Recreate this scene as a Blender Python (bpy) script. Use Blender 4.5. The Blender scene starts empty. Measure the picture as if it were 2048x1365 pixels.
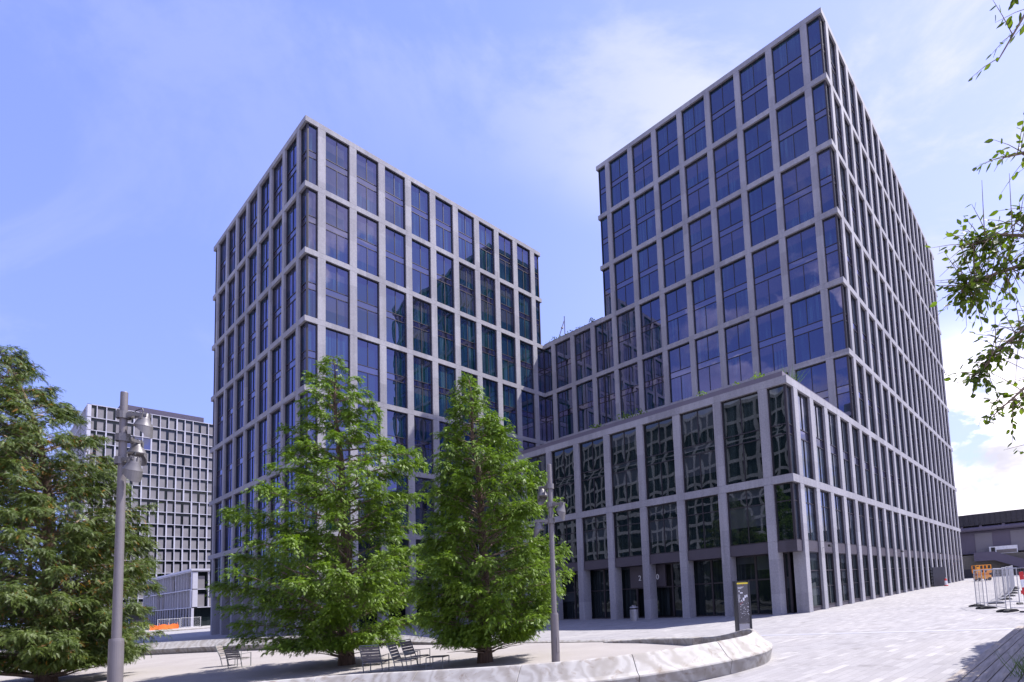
import bpy, math, random
import numpy as np
from mathutils import Vector, Matrix
R = math.radians
SC = bpy.context.scene
COL = SC.collection
rnd = random.Random(7)
nr = np.random.default_rng(11)

# ------------------------------------------------------------------ camera
CAM = Vector((-44.333, -13.722, 2.010))
yaw, pitch, roll = R(35.8435), R(4.7217), R(-3.1513)
FOC, PX, PY = 1069.206, 1369.809, 1088.560
F = Vector((math.cos(yaw)*math.cos(pitch), math.sin(yaw)*math.cos(pitch), math.sin(pitch)))
R0 = Vector((math.sin(yaw), -math.cos(yaw), 0)); U0 = R0.cross(F)
RR = math.cos(roll)*R0 + math.sin(roll)*U0
UU = -math.sin(roll)*R0 + math.cos(roll)*U0
cd = bpy.data.cameras.new('camera'); cam = bpy.data.objects.new('camera', cd); COL.objects.link(cam)
cam.matrix_world = Matrix(((RR.x, UU.x, -F.x, CAM.x), (RR.y, UU.y, -F.y, CAM.y), (RR.z, UU.z, -F.z, CAM.z), (0, 0, 0, 1)))
cd.sensor_width = 36.0; cd.lens = FOC/2048*36
cd.shift_x = -(PX-1024)/2048; cd.shift_y = (PY-682.5)/2048
cd.clip_start = 0.1; cd.clip_end = 4000
SC.camera = cam

# ------------------------------------------------------------------ light
SUN = Vector((0.434, -0.289, 0.854)).normalized()
SUN_EL = math.asin(SUN.z); SUN_ROT = math.atan2(SUN.x, SUN.y)
sl = bpy.data.lights.new('sun', 'SUN'); sl.energy = 5.0; sl.angle = R(0.53); sl.color = (1.0, 0.955, 0.92)
so = bpy.data.objects.new('sun', sl); COL.objects.link(so)
so.rotation_euler = (-SUN).to_track_quat('-Z', 'Y').to_euler(); so.location = (0, -30, 90)
SC.view_settings.view_transform = 'Standard'; SC.view_settings.look = 'None'
SC.view_settings.exposure = 0.90; SC.view_settings.gamma = 1.0
SC.view_settings.use_curve_mapping = False

def build_world():
    w = bpy.data.worlds.new('World'); SC.world = w; w.use_nodes = True
    nt = w.node_tree; N = nt.nodes; N.clear(); L = nt.links.new
    out = N.new('ShaderNodeOutputWorld'); bg = N.new('ShaderNodeBackground'); bg.inputs[1].default_value = 0.105
    sky = N.new('ShaderNodeTexSky'); sky.sky_type = 'NISHITA'; sky.sun_disc = False
    sky.sun_elevation = SUN_EL; sky.sun_rotation = SUN_ROT; sky.air_density = 1.0; sky.dust_density = 0.2; sky.ozone_density = 2.5
    tc = N.new('ShaderNodeTexCoord')
    def math_(op, a, b=None, c=None):
        n = N.new('ShaderNodeMath'); n.operation = op
        for i, v in enumerate((a, b, c)):
            if v is None: continue
            if isinstance(v, (int, float)): n.inputs[i].default_value = v
            else: L(v, n.inputs[i])
        return n.outputs[0]
    sep = N.new('ShaderNodeSeparateXYZ'); L(tc.outputs['Generated'], sep.inputs[0])
    zz = math_('ADD', math_('MAXIMUM', sep.outputs[2], 0.0), 0.16)
    cs = N.new('ShaderNodeCombineXYZ'); L(sep.outputs[0], cs.inputs[0]); L(sep.outputs[1], cs.inputs[1])
    L(math_('ADD', math_('MULTIPLY', math_('MAXIMUM', sep.outputs[2], 0.0), 0.8), 0.30), cs.inputs[2])
    nz = N.new('ShaderNodeVectorMath'); nz.operation = 'NORMALIZE'; L(cs.outputs[0], nz.inputs[0]); L(nz.outputs[0], sky.inputs[0])
    cx = math_('DIVIDE', sep.outputs[0], zz); cy = math_('DIVIDE', sep.outputs[1], zz)
    comb = N.new('ShaderNodeCombineXYZ'); L(cx, comb.inputs[0]); L(cy, comb.inputs[1])
    def noise(vec, scale, det, rough, dist, off=(0, 0, 0), sc=(1, 1, 1), rz=0):
        m = N.new('ShaderNodeMapping'); L(vec, m.inputs[0]); m.inputs['Location'].default_value = off
        m.inputs['Scale'].default_value = sc; m.inputs['Rotation'].default_value = (0, 0, rz)
        n = N.new('ShaderNodeTexNoise'); L(m.outputs[0], n.inputs['Vector'])
        n.inputs['Scale'].default_value = scale; n.inputs['Detail'].default_value = det
        n.inputs['Roughness'].default_value = rough; n.inputs['Distortion'].default_value = dist
        return n.outputs[0]
    def ramp(v, a, b, smooth=True):
        m = N.new('ShaderNodeMapRange'); L(v, m.inputs[0]); m.inputs[1].default_value = a; m.inputs[2].default_value = b
        m.interpolation_type = 'SMOOTHSTEP' if smooth else 'LINEAR'
        return m.outputs[0]
    # thin high veil, thicker towards the sun side
    dot = N.new('ShaderNodeVectorMath'); dot.operation = 'DOT_PRODUCT'; L(tc.outputs['Generated'], dot.inputs[0])
    dot.inputs[1].default_value = (0.93, -0.36, 0.0)
    veil = ramp(dot.outputs['Value'], 0.15, 0.98, False)
    wisp = ramp(noise(comb.outputs[0], 2.1, 12, 0.62, 0.5, (3.1, 0.4, 0), (1, 0.62, 1), 0.7), 0.46, 0.64)
    big = ramp(noise(comb.outputs[0], 0.55, 3, 0.5, 0.3, (2.9, 5.2, 0)), 0.41, 0.60)
    wv = math_('MULTIPLY', wisp, big)
    veilamt = math_('ADD', math_('MULTIPLY', veil, 0.40), math_('MULTIPLY', wv, math_('ADD', math_('MULTIPLY', ramp(dot.outputs['Value'], -0.1, 0.6), 0.80), 0.16)))
    veilamt = math_('MINIMUM', veilamt, 0.96)
    # puffy clouds: low on the right of the picture and behind the viewer (seen in the glass)
    puff = ramp(noise(tc.outputs['Generated'], 3.3, 10, 0.56, 0.25, (0.9, 1.3, 0.1), (1, 1, 1.9)), 0.455, 0.53)
    low = math_('SUBTRACT', 1.0, ramp(sep.outputs[2], 0.24, 0.42))
    rightside = ramp(dot.outputs['Value'], 0.60, 0.74)
    dn = N.new('ShaderNodeVectorMath'); dn.operation = 'DOT_PRODUCT'; L(tc.outputs['Generated'], dn.inputs[0])
    dn.inputs[1].default_value = (0.66, 0.75, 0.0)
    behind = math_('MULTIPLY', math_('SUBTRACT', 1.0, ramp(dn.outputs['Value'], -0.45, 0.05)), math_('SUBTRACT', 1.0, ramp(sep.outputs[2], 0.45, 0.72)))
    puffamt = math_('MULTIPLY', puff, math_('MAXIMUM', math_('MULTIPLY', low, rightside), math_('MULTIPLY', behind, 0.9)))
    shade = noise(tc.outputs['Generated'], 5.0, 5, 0.5, 0.0, (4, 1, 2), (1, 1, 2.4))
    hue = N.new('ShaderNodeMix'); hue.data_type = 'RGBA'; hue.blend_type = 'MULTIPLY'; hue.inputs[0].default_value = 1.0
    L(sky.outputs[0], hue.inputs[6]); hue.inputs[7].default_value = (1.78, 1.44, 1.98, 1)
    m1 = N.new('ShaderNodeMix'); m1.data_type = 'RGBA'; L(veilamt, m1.inputs[0]); L(hue.outputs[2], m1.inputs[6])
    m1.inputs[7].default_value = (4.6, 4.75, 5.15, 1)
    cc = N.new('ShaderNodeMix'); cc.data_type = 'RGBA'; L(ramp(shade, 0.35, 0.65), cc.inputs[0])
    cc.inputs[6].default_value = (4.3, 4.2, 4.9, 1); cc.inputs[7].default_value = (13.5, 12.4, 13.2, 1)
    m2 = N.new('ShaderNodeMix'); m2.data_type = 'RGBA'; L(puffamt, m2.inputs[0]); L(m1.outputs[2], m2.inputs[6]); L(cc.outputs[2], m2.inputs[7])
    L(m2.outputs[2], bg.inputs[0]); L(bg.outputs[0], out.inputs[0])
build_world()

# ------------------------------------------------------------------ material helpers
class NT:
    def __init__(s, name):
        s.m = bpy.data.materials.new(name); s.m.use_nodes = True
        s.t = s.m.node_tree; s.N = s.t.nodes; s.L = s.t.links.new
        s.b = s.N['Principled BSDF']; s.out = s.N['Material Output']
        s.tc = s.N.new('ShaderNodeTexCoord'); s.geo = s.N.new('ShaderNodeNewGeometry')
        s.pos = s.geo.outputs['Position']; s.obj = s.tc.outputs['Object']
    def mapping(s, vec, loc=(0, 0, 0), sc=(1, 1, 1), rot=(0, 0, 0)):
        n = s.N.new('ShaderNodeMapping'); s.L(vec, n.inputs[0]); n.inputs['Location'].default_value = loc
        n.inputs['Scale'].default_value = sc; n.inputs['Rotation'].default_value = rot; return n.outputs[0]
    def noise(s, vec, scale=5, det=4, rough=.5, dist=0):
        n = s.N.new('ShaderNodeTexNoise'); s.L(vec, n.inputs['Vector'])
        n.inputs['Scale'].default_value = scale; n.inputs['Detail'].default_value = det
        n.inputs['Roughness'].default_value = rough; n.inputs['Distortion'].default_value = dist
        return n.outputs[0]
    def ramp(s, v, stops):
        n = s.N.new('ShaderNodeValToRGB'); s.L(v, n.inputs[0]); e = n.color_ramp.elements
        while len(e) < len(stops): e.new(0.5)
        for i, (p, c) in enumerate(stops):
            e[i].position = p; e[i].color = (*c, 1) if len(c) == 3 else c
        return n.outputs[0]
    def mix(s, f, a, b, mode='MIX'):
        n = s.N.new('ShaderNodeMix'); n.data_type = 'RGBA'; n.blend_type = mode
        for k, v in ((0, f), (6, a), (7, b)):
            if isinstance(v, (int, float)): n.inputs[k].default_value = v
            elif isinstance(v, tuple): n.inputs[k].default_value = (*v, 1)
            else: s.L(v, n.inputs[k])
        return n.outputs[2]
    def math(s, op, a, b=None):
        n = s.N.new('ShaderNodeMath'); n.operation = op
        for i, v in enumerate((a, b)):
            if v is None: continue
            if isinstance(v, (int, float)): n.inputs[i].default_value = v
            else: s.L(v, n.inputs[i])
        return n.outputs[0]
    def bump(s, h, strength=.3, dist=.01):
        n = s.N.new('ShaderNodeBump'); s.L(h, n.inputs['Height']); n.inputs['Strength'].default_value = strength
        n.inputs['Distance'].default_value = dist; return n.outputs[0]
    def set(s, color=None, rough=None, metal=None, normal=None, spec=None):
        for k, v in (('Base Color', color), ('Roughness', rough), ('Metallic', metal), ('Specular IOR Level', spec)):
            if v is None: continue
            if isinstance(v, (int, float)): s.b.inputs[k].default_value = v
            elif isinstance(v, tuple): s.b.inputs[k].default_value = (*v, 1)
            else: s.L(v, s.b.inputs[k])
        if normal is not None: s.L(normal, s.b.inputs['Normal'])
        return s.m

def simple(name, col, rough=.6, metal=0, var=.12, scale=3.0, spec=.5):
    n = NT(name); v = n.noise(n.pos, scale, 5, .6)
    c = n.ramp(v, [(.3, tuple(x*(1-var) for x in col)), (.7, tuple(min(1, x*(1+var)) for x in col))])
    return n.set(color=c, rough=rough, metal=metal, spec=spec)

def stone_mat(name, col, panel=3.0):
    n = NT(name)
    sp = n.noise(n.pos, 9.0, 6, .75); big = n.noise(n.pos, .35, 4, .6)
    c1 = n.ramp(sp, [(.32, tuple(x*.84 for x in col)), (.5, col), (.66, tuple(min(1, x*1.14) for x in col))])
    sn = n.N.new('ShaderNodeVectorMath'); sn.operation = 'SNAP'; n.L(n.mapping(n.pos, loc=(.5, .5, .9)), sn.inputs[0]); sn.inputs[1].default_value = (panel, panel, panel*.74)
    wn = n.N.new('ShaderNodeTexWhiteNoise'); n.L(sn.outputs[0], wn.inputs[0])
    c2 = n.mix(1.0, c1, n.ramp(wn.outputs[0], [(0, (.85, .85, .86)), (1, (1.08, 1.08, 1.07))]), 'MULTIPLY')
    c3 = n.mix(1.0, c2, n.ramp(big, [(.3, (.93, .93, .94)), (.7, (1.05, 1.05, 1.05))]), 'MULTIPLY')
    st = n.noise(n.mapping(n.pos, sc=(2.2, 2.2, .12)), 1.0, 5, .6)
    c4 = n.mix(1.0, c3, n.ramp(st, [(.35, (.86, .86, .85)), (.6, (1, 1, 1))]), 'MULTIPLY')
    return n.set(color=c4, rough=.82, normal=n.bump(sp, .35, .012), spec=.3)

def glass_mat(name, bulge, wav, interior, tint, f0=1.9, curtains=True):
    """coated facade glass: dark interior behind a mirror-like coating; each pane bulges a little"""
    n = NT(name)
    uv = n.N.new('ShaderNodeSeparateXYZ'); n.L(n.tc.outputs['UV'], uv.inputs[0])
    fu = n.math('FRACT', uv.outputs[0]); fv = n.math('FRACT', uv.outputs[1])
    oi = n.N.new('ShaderNodeObjectInfo'); rd = oi.outputs['Random']
    su = n.math('SINE', n.math('MULTIPLY', fu, math.pi)); sv = n.math('SINE', n.math('MULTIPLY', fv, math.pi))
    pil = n.math('MULTIPLY', n.math('MULTIPLY', su, sv), n.math('MULTIPLY', n.math('SUBTRACT', rd, .25), bulge*1.8))
    r2 = n.math('FRACT', n.math('MULTIPLY', rd, 37.7)); tl = n.math('MULTIPLY', n.math('SUBTRACT', r2, .5), bulge*1.1)
    pil = n.math('ADD', pil, n.math('MULTIPLY', fu, tl))
    no = n.noise(n.pos, .55, 2, .5, .3); no2 = n.noise(n.mapping(n.pos, sc=(1.6, 1.6, .5)), 1.1, 1, .5)
    h = n.math('ADD', pil, n.math('ADD', n.math('MULTIPLY', no, wav), n.math('MULTIPLY', no2, wav*.2)))
    nor = n.bump(h, 1.0, 1.0)
    # interior: dark rooms with pale greenish curtains here and there
    cw = n.noise(n.mapping(n.pos, sc=(3.0, 3.0, .05)), 1.6, 3, .6)
    room = n.noise(n.mapping(n.pos, sc=(.25, .25, .22)), 1.0, 2, .5)
    cu = n.math('MULTIPLY', n.ramp(cw, [(.45, (0, 0, 0)), (.62, (1, 1, 1))]), n.ramp(room, [(.45, (0, 0, 0)), (.6, (1, 1, 1))]))
    inner = n.mix(cu if curtains else 0.0, interior, tuple(min(1, x*2.4+.012) for x in interior))
    lower_ = n.math('GREATER_THAN', fv, n.math('SUBTRACT', 1.0, n.math('MULTIPLY', rd, .75)))
    has = n.math('MULTIPLY', lower_, n.math('GREATER_THAN', r2, .62))
    inner = n.mix(n.math('MULTIPLY', has, .8 if curtains else 0.0), inner, (.045, .052, .062))
    n.set(color=inner, rough=.6, spec=0.0)
    gl = n.N.new('ShaderNodeBsdfGlossy'); gl.inputs['Color'].default_value = (*tint, 1); gl.inputs['Roughness'].default_value = .012
    n.L(nor, gl.inputs['Normal'])
    fr = n.N.new('ShaderNodeFresnel'); fr.inputs[0].default_value = f0; n.L(nor, fr.inputs['Normal'])
    mx = n.N.new('ShaderNodeMixShader'); n.L(fr.outputs[0], mx.inputs[0]); n.L(n.b.outputs[0], mx.inputs[1]); n.L(gl.outputs[0], mx.inputs[2])
    n.L(mx.outputs[0], n.out.inputs[0]); return n.m

def leaf_mat(name, dark, light, trans=.35):
    n = NT(name)
    v = n.noise(n.pos, 1.3, 3, .6); v2 = n.noise(n.pos, 14.0, 2, .5)
    c = n.mix(.5, n.ramp(v, [(.3, dark), (.7, light)]), n.ramp(v2, [(.3, dark), (.7, light)]))
    n.set(color=c, rough=.5, spec=.35)
    tr = n.N.new('ShaderNodeBsdfTranslucent'); n.L(n.mix(1.0, c, (1.5, 1.6, .5), 'MULTIPLY'), tr.inputs[0])
    mx = n.N.new('ShaderNodeMixShader'); mx.inputs[0].default_value = trans
    n.L(n.b.outputs[0], mx.inputs[1]); n.L(tr.outputs[0], mx.inputs[2]); n.L(mx.outputs[0], n.out.inputs[0]); return n.m

M = {}
M['stone'] = stone_mat('pale_granite', (.325, .318, .348))
M['frame'] = simple('dark_bronze_frame', (.040, .034, .042), .45, .3)
M['spandrel'] = simple('dark_metal_panel', (.075, .065, .082), .5, .2, .05)
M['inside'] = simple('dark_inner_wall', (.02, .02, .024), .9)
M['roof'] = simple('roof_gravel', (.22, .21, .2), .95)
M['curb'] = simple('shade_toned_roof_edge', (.155, .135, .165), .55, .2, .05)  # kerb stone, with the dark violet of its shaded side put into the colour
TINT = (.60, .62, 1.0)
M['glass_sky'] = glass_mat('coated_glass', .0028, .004, (.006, .024, .032), (.60, .57, 1.0), 2.4)
M['glass_band'] = glass_mat('coated_glass_band', .001, .004, (.016, .018, .030), (.72, .70, .96), 2.9, False)
M['glass_pod'] = glass_mat('wavy_coated_glass', .0048, .0022, (.005, .010, .010), (.40, .44, .48), 2.4)
M['glass_side'] = glass_mat('side_glass', .002, .003, (.012, .020, .026), (.80, .82, 1.0), 2.6)
M['glass_low'] = glass_mat('ground_glass', .004, .01, (.008, .012, .014), (.62, .70, .74), 1.5)
M['grey_metal'] = simple('grey_painted_metal', (.165, .15, .158), .45, .2, .06)
M['lamp_metal'] = simple('lamp_cast_metal', (.16, .152, .156), .45, .35, .08, 12)
M['steel'] = simple('galvanised_steel', (.42, .42, .44), .4, .6)
M['rubber'] = simple('black_rubber', (.02, .02, .02), .85)
M['dark'] = simple('black_metal', (.03, .03, .033), .45, .2)
M['white'] = simple('white_paint', (.78, .78, .80), .5)
M['lightframe'] = simple('pale_metal_fins', (.43, .43, .49), .5, .1, .04)
M['blind'] = None
M['bark'] = None

def blind_mat():
    n = NT('woven_blind'); g = n.noise(n.mapping(n.pos, sc=(1, 1, 1)), .35, 3, .5)
    w = n.N.new('ShaderNodeTexWave'); w.wave_type = 'BANDS'; w.bands_direction = 'Z'; n.L(n.pos, w.inputs[0]); w.inputs['Scale'].default_value = 3.2
    c = n.ramp(g, [(.3, (.17, .16, .175)), (.7, (.23, .22, .225))])
    return n.set(color=n.mix(.25, c, w.outputs[0], 'MULTIPLY'), rough=.8)
M['blind'] = blind_mat()
def bark_mat():
    n = NT('bark'); v = n.noise(n.mapping(n.pos, sc=(14, 14, 1.6)), 1.0, 6, .7, .4)
    return n.set(color=n.ramp(v, [(.3, (.035, .022, .016)), (.6, (.13, .085, .06))]), rough=.9, normal=n.bump(v, .8, .03))
M['bark'] = bark_mat()
def limb_mat():
    n = NT('limb_bark'); v = n.noise(n.mapping(n.pos, sc=(9, 9, 9)), 1.0, 5, .7)
    return n.set(color=n.ramp(v, [(.3, (.10, .065, .045)), (.65, (.27, .20, .15))]), rough=.85)
M['limb'] = limb_mat()
M['leafA'] = leaf_mat('feathery_green_leaves', (.018, .050, .006), (.205, .315, .030), .30)
M['leafB'] = leaf_mat('dull_green_needles', (.020, .045, .010), (.135, .18, .034), .22)
M['leafC'] = leaf_mat('broad_green_leaves', (.035, .065, .008), (.115, .155, .018), .50)
M['deadleaf'] = leaf_mat('withered_orange_needles', (.20, .08, .012), (.34, .17, .025), .3)
M['grass'] = leaf_mat('grass_blades', (.05, .10, .02), (.12, .2, .04), .3)

def paving_mat():
    n = NT('pale_stone_setts')
    v = n.mapping(n.pos, rot=(0, 0, R(5)))
    def br(scale_w, row, off):
        b = n.N.new('ShaderNodeTexBrick'); n.L(v, b.inputs['Vector']); b.inputs['Scale'].default_value = 1.0
        b.inputs['Brick Width'].default_value = scale_w; b.inputs['Row Height'].default_value = row
        b.inputs['Mortar Size'].default_value = .006; b.inputs['Mortar Smooth'].default_value = .2; b.offset = off; b.offset_frequency = 3
        b.inputs['Color1'].default_value = (.0, .0, .0, 1); b.inputs['Color2'].default_value = (1, 1, 1, 1); b.inputs['Mortar'].default_value = (.5, .5, .5, 1)
        return b
    b = br(.62, .20, .37)
    base = n.ramp(b.outputs[0], [(0, (.250, .240, .240)), (.5, (.283, .273, .272)), (.9, (.298, .288, .286)), (1, (.345, .333, .322))])
    g = n.noise(n.pos, .22, 4, .6); f = n.noise(n.pos, 22, 4, .7)
    c = n.mix(1.0, base, n.ramp(g, [(.3, (.90, .90, .92)), (.7, (1.06, 1.05, 1.04))]), 'MULTIPLY')
    c = n.mix(1.0, c, n.ramp(f, [(.3, (.93, .93, .93)), (.7, (1.04, 1.04, 1.04))]), 'MULTIPLY')
    c = n.mix(b.outputs['Fac'], c, (.20, .19, .20))
    st = n.noise(n.pos, 1.7, 5, .62, .6)
    c = n.mix(1.0, c, n.ramp(st, [(.28, (.72, .71, .70)), (.45, (1, 1, 1))]), 'MULTIPLY')
    return n.set(color=c, rough=.8, normal=n.bump(n.math('SUBTRACT', 1.0, b.outputs['Fac']), .3, .01), spec=.3)
M['paving'] = paving_mat()
def gravel_mat():
    n = NT('beige_gravel'); a = n.noise(n.pos, 40, 3, .7); g = n.noise(n.pos, .5, 5, .6)
    c = n.mix(.5, n.ramp(a, [(.3, (.22, .20, .19)), (.7, (.36, .335, .315))]), n.ramp(g, [(.3, (.24, .22, .21)), (.7, (.33, .305, .29))]))
    return n.set(color=c, rough=.95, normal=n.bump(a, .5, .02), spec=.2)
M['gravel'] = gravel_mat()
def vein_mat():
    n = NT('veined_marble')
    d = n.noise(n.pos, .55, 4, .55); q = n.N.new('ShaderNodeVectorMath'); q.operation = 'ADD'
    n.L(n.mapping(n.pos, sc=(1.0, 1.25, 1.7), rot=(.4, .3, .9)), q.inputs[0])
    cx = n.N.new('ShaderNodeCombineXYZ'); n.L(n.math('MULTIPLY', d, 3.2), cx.inputs[0]); n.L(n.math('MULTIPLY', d, 2.0), cx.inputs[2]); n.L(cx.outputs[0], q.inputs[1])
    w = n.N.new('ShaderNodeTexWave'); w.wave_type = 'BANDS'; n.L(q.outputs[0], w.inputs[0]); w.inputs['Scale'].default_value = .38
    w.inputs['Distortion'].default_value = 3.5; w.inputs['Detail'].default_value = 4; w.inputs['Detail Roughness'].default_value = .7
    c = n.ramp(w.outputs[0], [(.0, (.25, .23, .205)), (.25, (.31, .293, .272)), (.6, (.36, .346, .325)), (.85, (.335, .322, .303)), (1, (.275, .258, .238))])
    s = n.noise(n.pos, 2.5, 6, .7, .8)
    c = n.mix(1.0, c, n.ramp(s, [(.30, (.60, .50, .41)), (.46, (1, 1, 1))]), 'MULTIPLY')
    f = n.noise(n.pos, 60, 3, .7); c = n.mix(1.0, c, n.ramp(f, [(.3, (.95, .95, .95)), (.7, (1.03, 1.03, 1.03))]), 'MULTIPLY')
    return n.set(color=c, rough=.7, normal=n.bump(s, .2, .01), spec=.35)
M['marble'] = vein_mat()
def wood_mat():
    n = NT('weathered_planks'); v = n.noise(n.mapping(n.pos, sc=(1.2, 14, 14)), 1.0, 5, .65)
    return n.set(color=n.ramp(v, [(.3, (.17, .145, .125)), (.7, (.34, .30, .26))]), rough=.85)
M['wood'] = wood_mat()
M['slat'] = simple('grey_wood_slats', (.20, .18, .17), .8, 0, .15, 6)
M['chairmetal'] = simple('grey_chair_steel', (.22, .235, .235), .45, .4)
M['concrete'] = stone_mat('dirty_concrete', (.15, .138, .12), 6.0)
M['purple'] = simple('dark_violet_panels', (.115, .10, .145), .6, .1, .06, .5)
M['black_panel'] = simple('black_ribbed_metal', (.045, .043, .055), .5, .3)
M['greypanel'] = simple('light_grey_panels', (.19, .18, .21), .5, .1, .05, .4)
M['orange'] = simple('orange_paint', (.82, .33, .02), .45)
M['orangenet'] = simple('orange_plastic', (.85, .18, .03), .6)
M['blue'] = simple('blue_paint', (.03, .19, .62), .5)
M['red'] = simple('red_paint', (.55, .02, .02), .5)
M['yellow'] = simple('yellow_paint', (.80, .62, .05), .5)
M['binmetal'] = simple('bin_steel', (.36, .35, .37), .4, .5)
M['screen'] = simple('dark_map_glass', (.10, .095, .105), .18, 0, .15, 2)

# ------------------------------------------------------------------ mesh helpers
class MB:
    def __init__(s): s.v = []; s.f = []; s.mi = []; s.uv = []
    def quad(s, a, b, c, d, mi=0, uv=None):
        i = len(s.v); s.v += [tuple(a), tuple(b), tuple(c), tuple(d)]; s.f.append((i, i+1, i+2, i+3)); s.mi.append(mi)
        s.uv += uv if uv else [(0, 0), (1, 0), (1, 1), (0, 1)]
    def box(s, x0, x1, y0, y1, z0, z1, mi=0, T=None, skip=''):
        P = [Vector((x, y, z)) for z in (z0, z1) for y in (y0, y1) for x in (x0, x1)]
        if T is not None: P = [T @ p for p in P]
        for k, q in (('b', (0, 2, 3, 1)), ('t', (4, 5, 7, 6)), ('f', (0, 1, 5, 4)), ('k', (3, 2, 6, 7)), ('l', (2, 0, 4, 6)), ('r', (1, 3, 7, 5))):
            if k in skip: continue
            s.quad(*[P[i] for i in q], mi=mi)
    def tube(s, pts, rad, n=6, mi=0, cap=True):
        pts = [Vector([float(c) for c in p]) for p in pts]; rad = [float(q) for q in rad] if isinstance(rad, (list, tuple)) else [float(rad)]*len(pts)
        rings = []; up = None
        for i, p in enumerate(pts):
            d = (pts[min(i+1, len(pts)-1)]-pts[max(i-1, 0)]).normalized()
            if up is None: up = Vector((0, 0, 1)) if abs(d.z) < .9 else Vector((1, 0, 0))
            a = d.cross(up).normalized(); b = a.cross(d).normalized(); up = b
            base = len(s.v)
            s.v += [tuple(p+rad[i]*(math.cos(2*math.pi*k/n)*a+math.sin(2*math.pi*k/n)*b)) for k in range(n)]
            rings.append(base)
        for i in range(len(pts)-1):
            for k in range(n):
                a, b = rings[i], rings[i+1]; k2 = (k+1) % n
                s.f.append((a+k, a+k2, b+k2, b+k)); s.mi.append(mi); s.uv += [(0, 0)]*4
        if cap:
            s.f.append(tuple(rings[0]+k for k in range(n))[::-1]); s.mi.append(mi); s.uv += [(0, 0)]*n
            s.f.append(tuple(rings[-1]+k for k in range(n))); s.mi.append(mi); s.uv += [(0, 0)]*n
    def lathe(s, prof, c=(0, 0, 0), n=20, T=None, mi=0, a0=0, a1=2*math.pi):
        full = abs(a1-a0-2*math.pi) < 1e-6; m = n if full else n+1; base = len(s.v)
        for r, z in prof:
            for k in range(m):
                a = a0+(a1-a0)*k/n; p = Vector((r*math.cos(a), r*math.sin(a), z))
                if T is not None: p = T @ p
                s.v.append(tuple(p+Vector(c)))
        for i in range(len(prof)-1):
            for k in range(n):
                k2 = (k+1) % m
                s.f.append((base+i*m+k, base+i*m+k2, base+(i+1)*m+k2, base+(i+1)*m+k)); s.mi.append(mi); s.uv += [(0, 0)]*4
    def mesh(s, name, mats, smooth=False):
        me = bpy.data.meshes.new(name); me.from_pydata(s.v, [], s.f)
        for m in (mats if isinstance(mats, (list, tuple)) else [mats]): me.materials.append(m)
        me.polygons.foreach_set('material_index', s.mi)
        uvl = me.uv_layers.new(name='UVMap'); uvl.data.foreach_set('uv', np.array(s.uv, dtype=np.float32).ravel())
        if smooth: me.polygons.foreach_set('use_smooth', [True]*len(me.polygons))
        me.update(); return me
    def build(s, name, mats, parent=None, loc=(0, 0, 0), rz=0, smooth=False):
        return link(name, s.mesh(name, mats, smooth), parent, loc, rz)
def link(name, me, parent=None, loc=(0, 0, 0), rz=0):
    o = bpy.data.objects.new(name, me); COL.objects.link(o); o.location = loc; o.rotation_euler = (0, 0, rz)
    if parent is not None: o.parent = parent
    return o
def thing(name, label, cat, loc=(0, 0, 0), rz=0, group=None):
    o = bpy.data.objects.new(name, None); COL.objects.link(o); o.location = loc; o.rotation_euler = (0, 0, rz); o.empty_display_size = .3
    return tag(o, label, cat, group)
def tag(o, label, cat, group=None):
    o['label'] = label; o['category'] = cat
    if group: o['group'] = group
    return o
def struct(o): o['kind'] = 'structure'; return o
def copy_thing(src, loc, rz, label, group=None):
    def cp(o, par):
        c = o.copy(); COL.objects.link(c); c.parent = par
        for ch in [q for q in src_all if q.parent == o]: cp(ch, c)
        return c
    src_all = list(src.children_recursive)
    r = cp(src, None); r.location = loc; r.rotation_euler = (0, 0, rz); r['label'] = label
    if group: r['group'] = group
    return r
def bevel(o, w=.01, seg=2):
    m = o.modifiers.new('bevel', 'BEVEL'); m.width = w; m.segments = seg; m.limit_method = 'ANGLE'
    return o

def gz(x, y): return .0139776*(max(min(x, 64), -64)+16) - .01584*max(min(y, 11), -40)

# ------------------------------------------------------------------ ground and sky haze
def build_ground():
    xs = [-900, -64, 64, 1500]; ys = [-1200, -40, 11, 1800]; m = MB()
    for i in range(3):
        for j in range(3):
            c = [(xs[i], ys[j]), (xs[i+1], ys[j]), (xs[i+1], ys[j+1]), (xs[i], ys[j+1])]
            m.quad(*[(x, y, gz(x, y)) for x, y in c])
    struct(m.build('plaza_ground', M['paving']))
build_ground()
def strip():
    m = MB(); a = Vector((-27.2, -1.2)); 
    P = [Vector((-24.9, -2.7)), Vector((-24.3, -7.0)), Vector((-23.6, -12.1)), Vector((-23.0, -20.0))]
    for p, q in zip(P, P[1:]):
        w = Vector((.11, 0)); m.quad(*[(c.x, c.y, gz(c.x, c.y)+.006) for c in (p-w, q-w, q+w, p+w)][::1])
    struct(m.build('drain_line', M['lightframe']))
strip()

# ================================================================== office block
b2, b3, bA1, bA4 = 3.5604, 2.66493, 2.66028, 3.63434
PW, SH, REC, DEP = .62, .50, .26, .40      # pier width, slab height, glass recess, frame depth
LV = [8.86, 15.24, 21.61, 27.97, 34.33, 40.67, 47.01, 53.34]
AX = -26.6028; AY = 11*b2; XP = -5*b3; YB = 8*b2
SP_T, SP_B = -4.20, -4.90                  # ground-floor spandrel band below the first slab

def T2(org, ang): return Matrix.Translation((org[0], org[1], 0)) @ Matrix.Rotation(ang, 4, 'Z')

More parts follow.
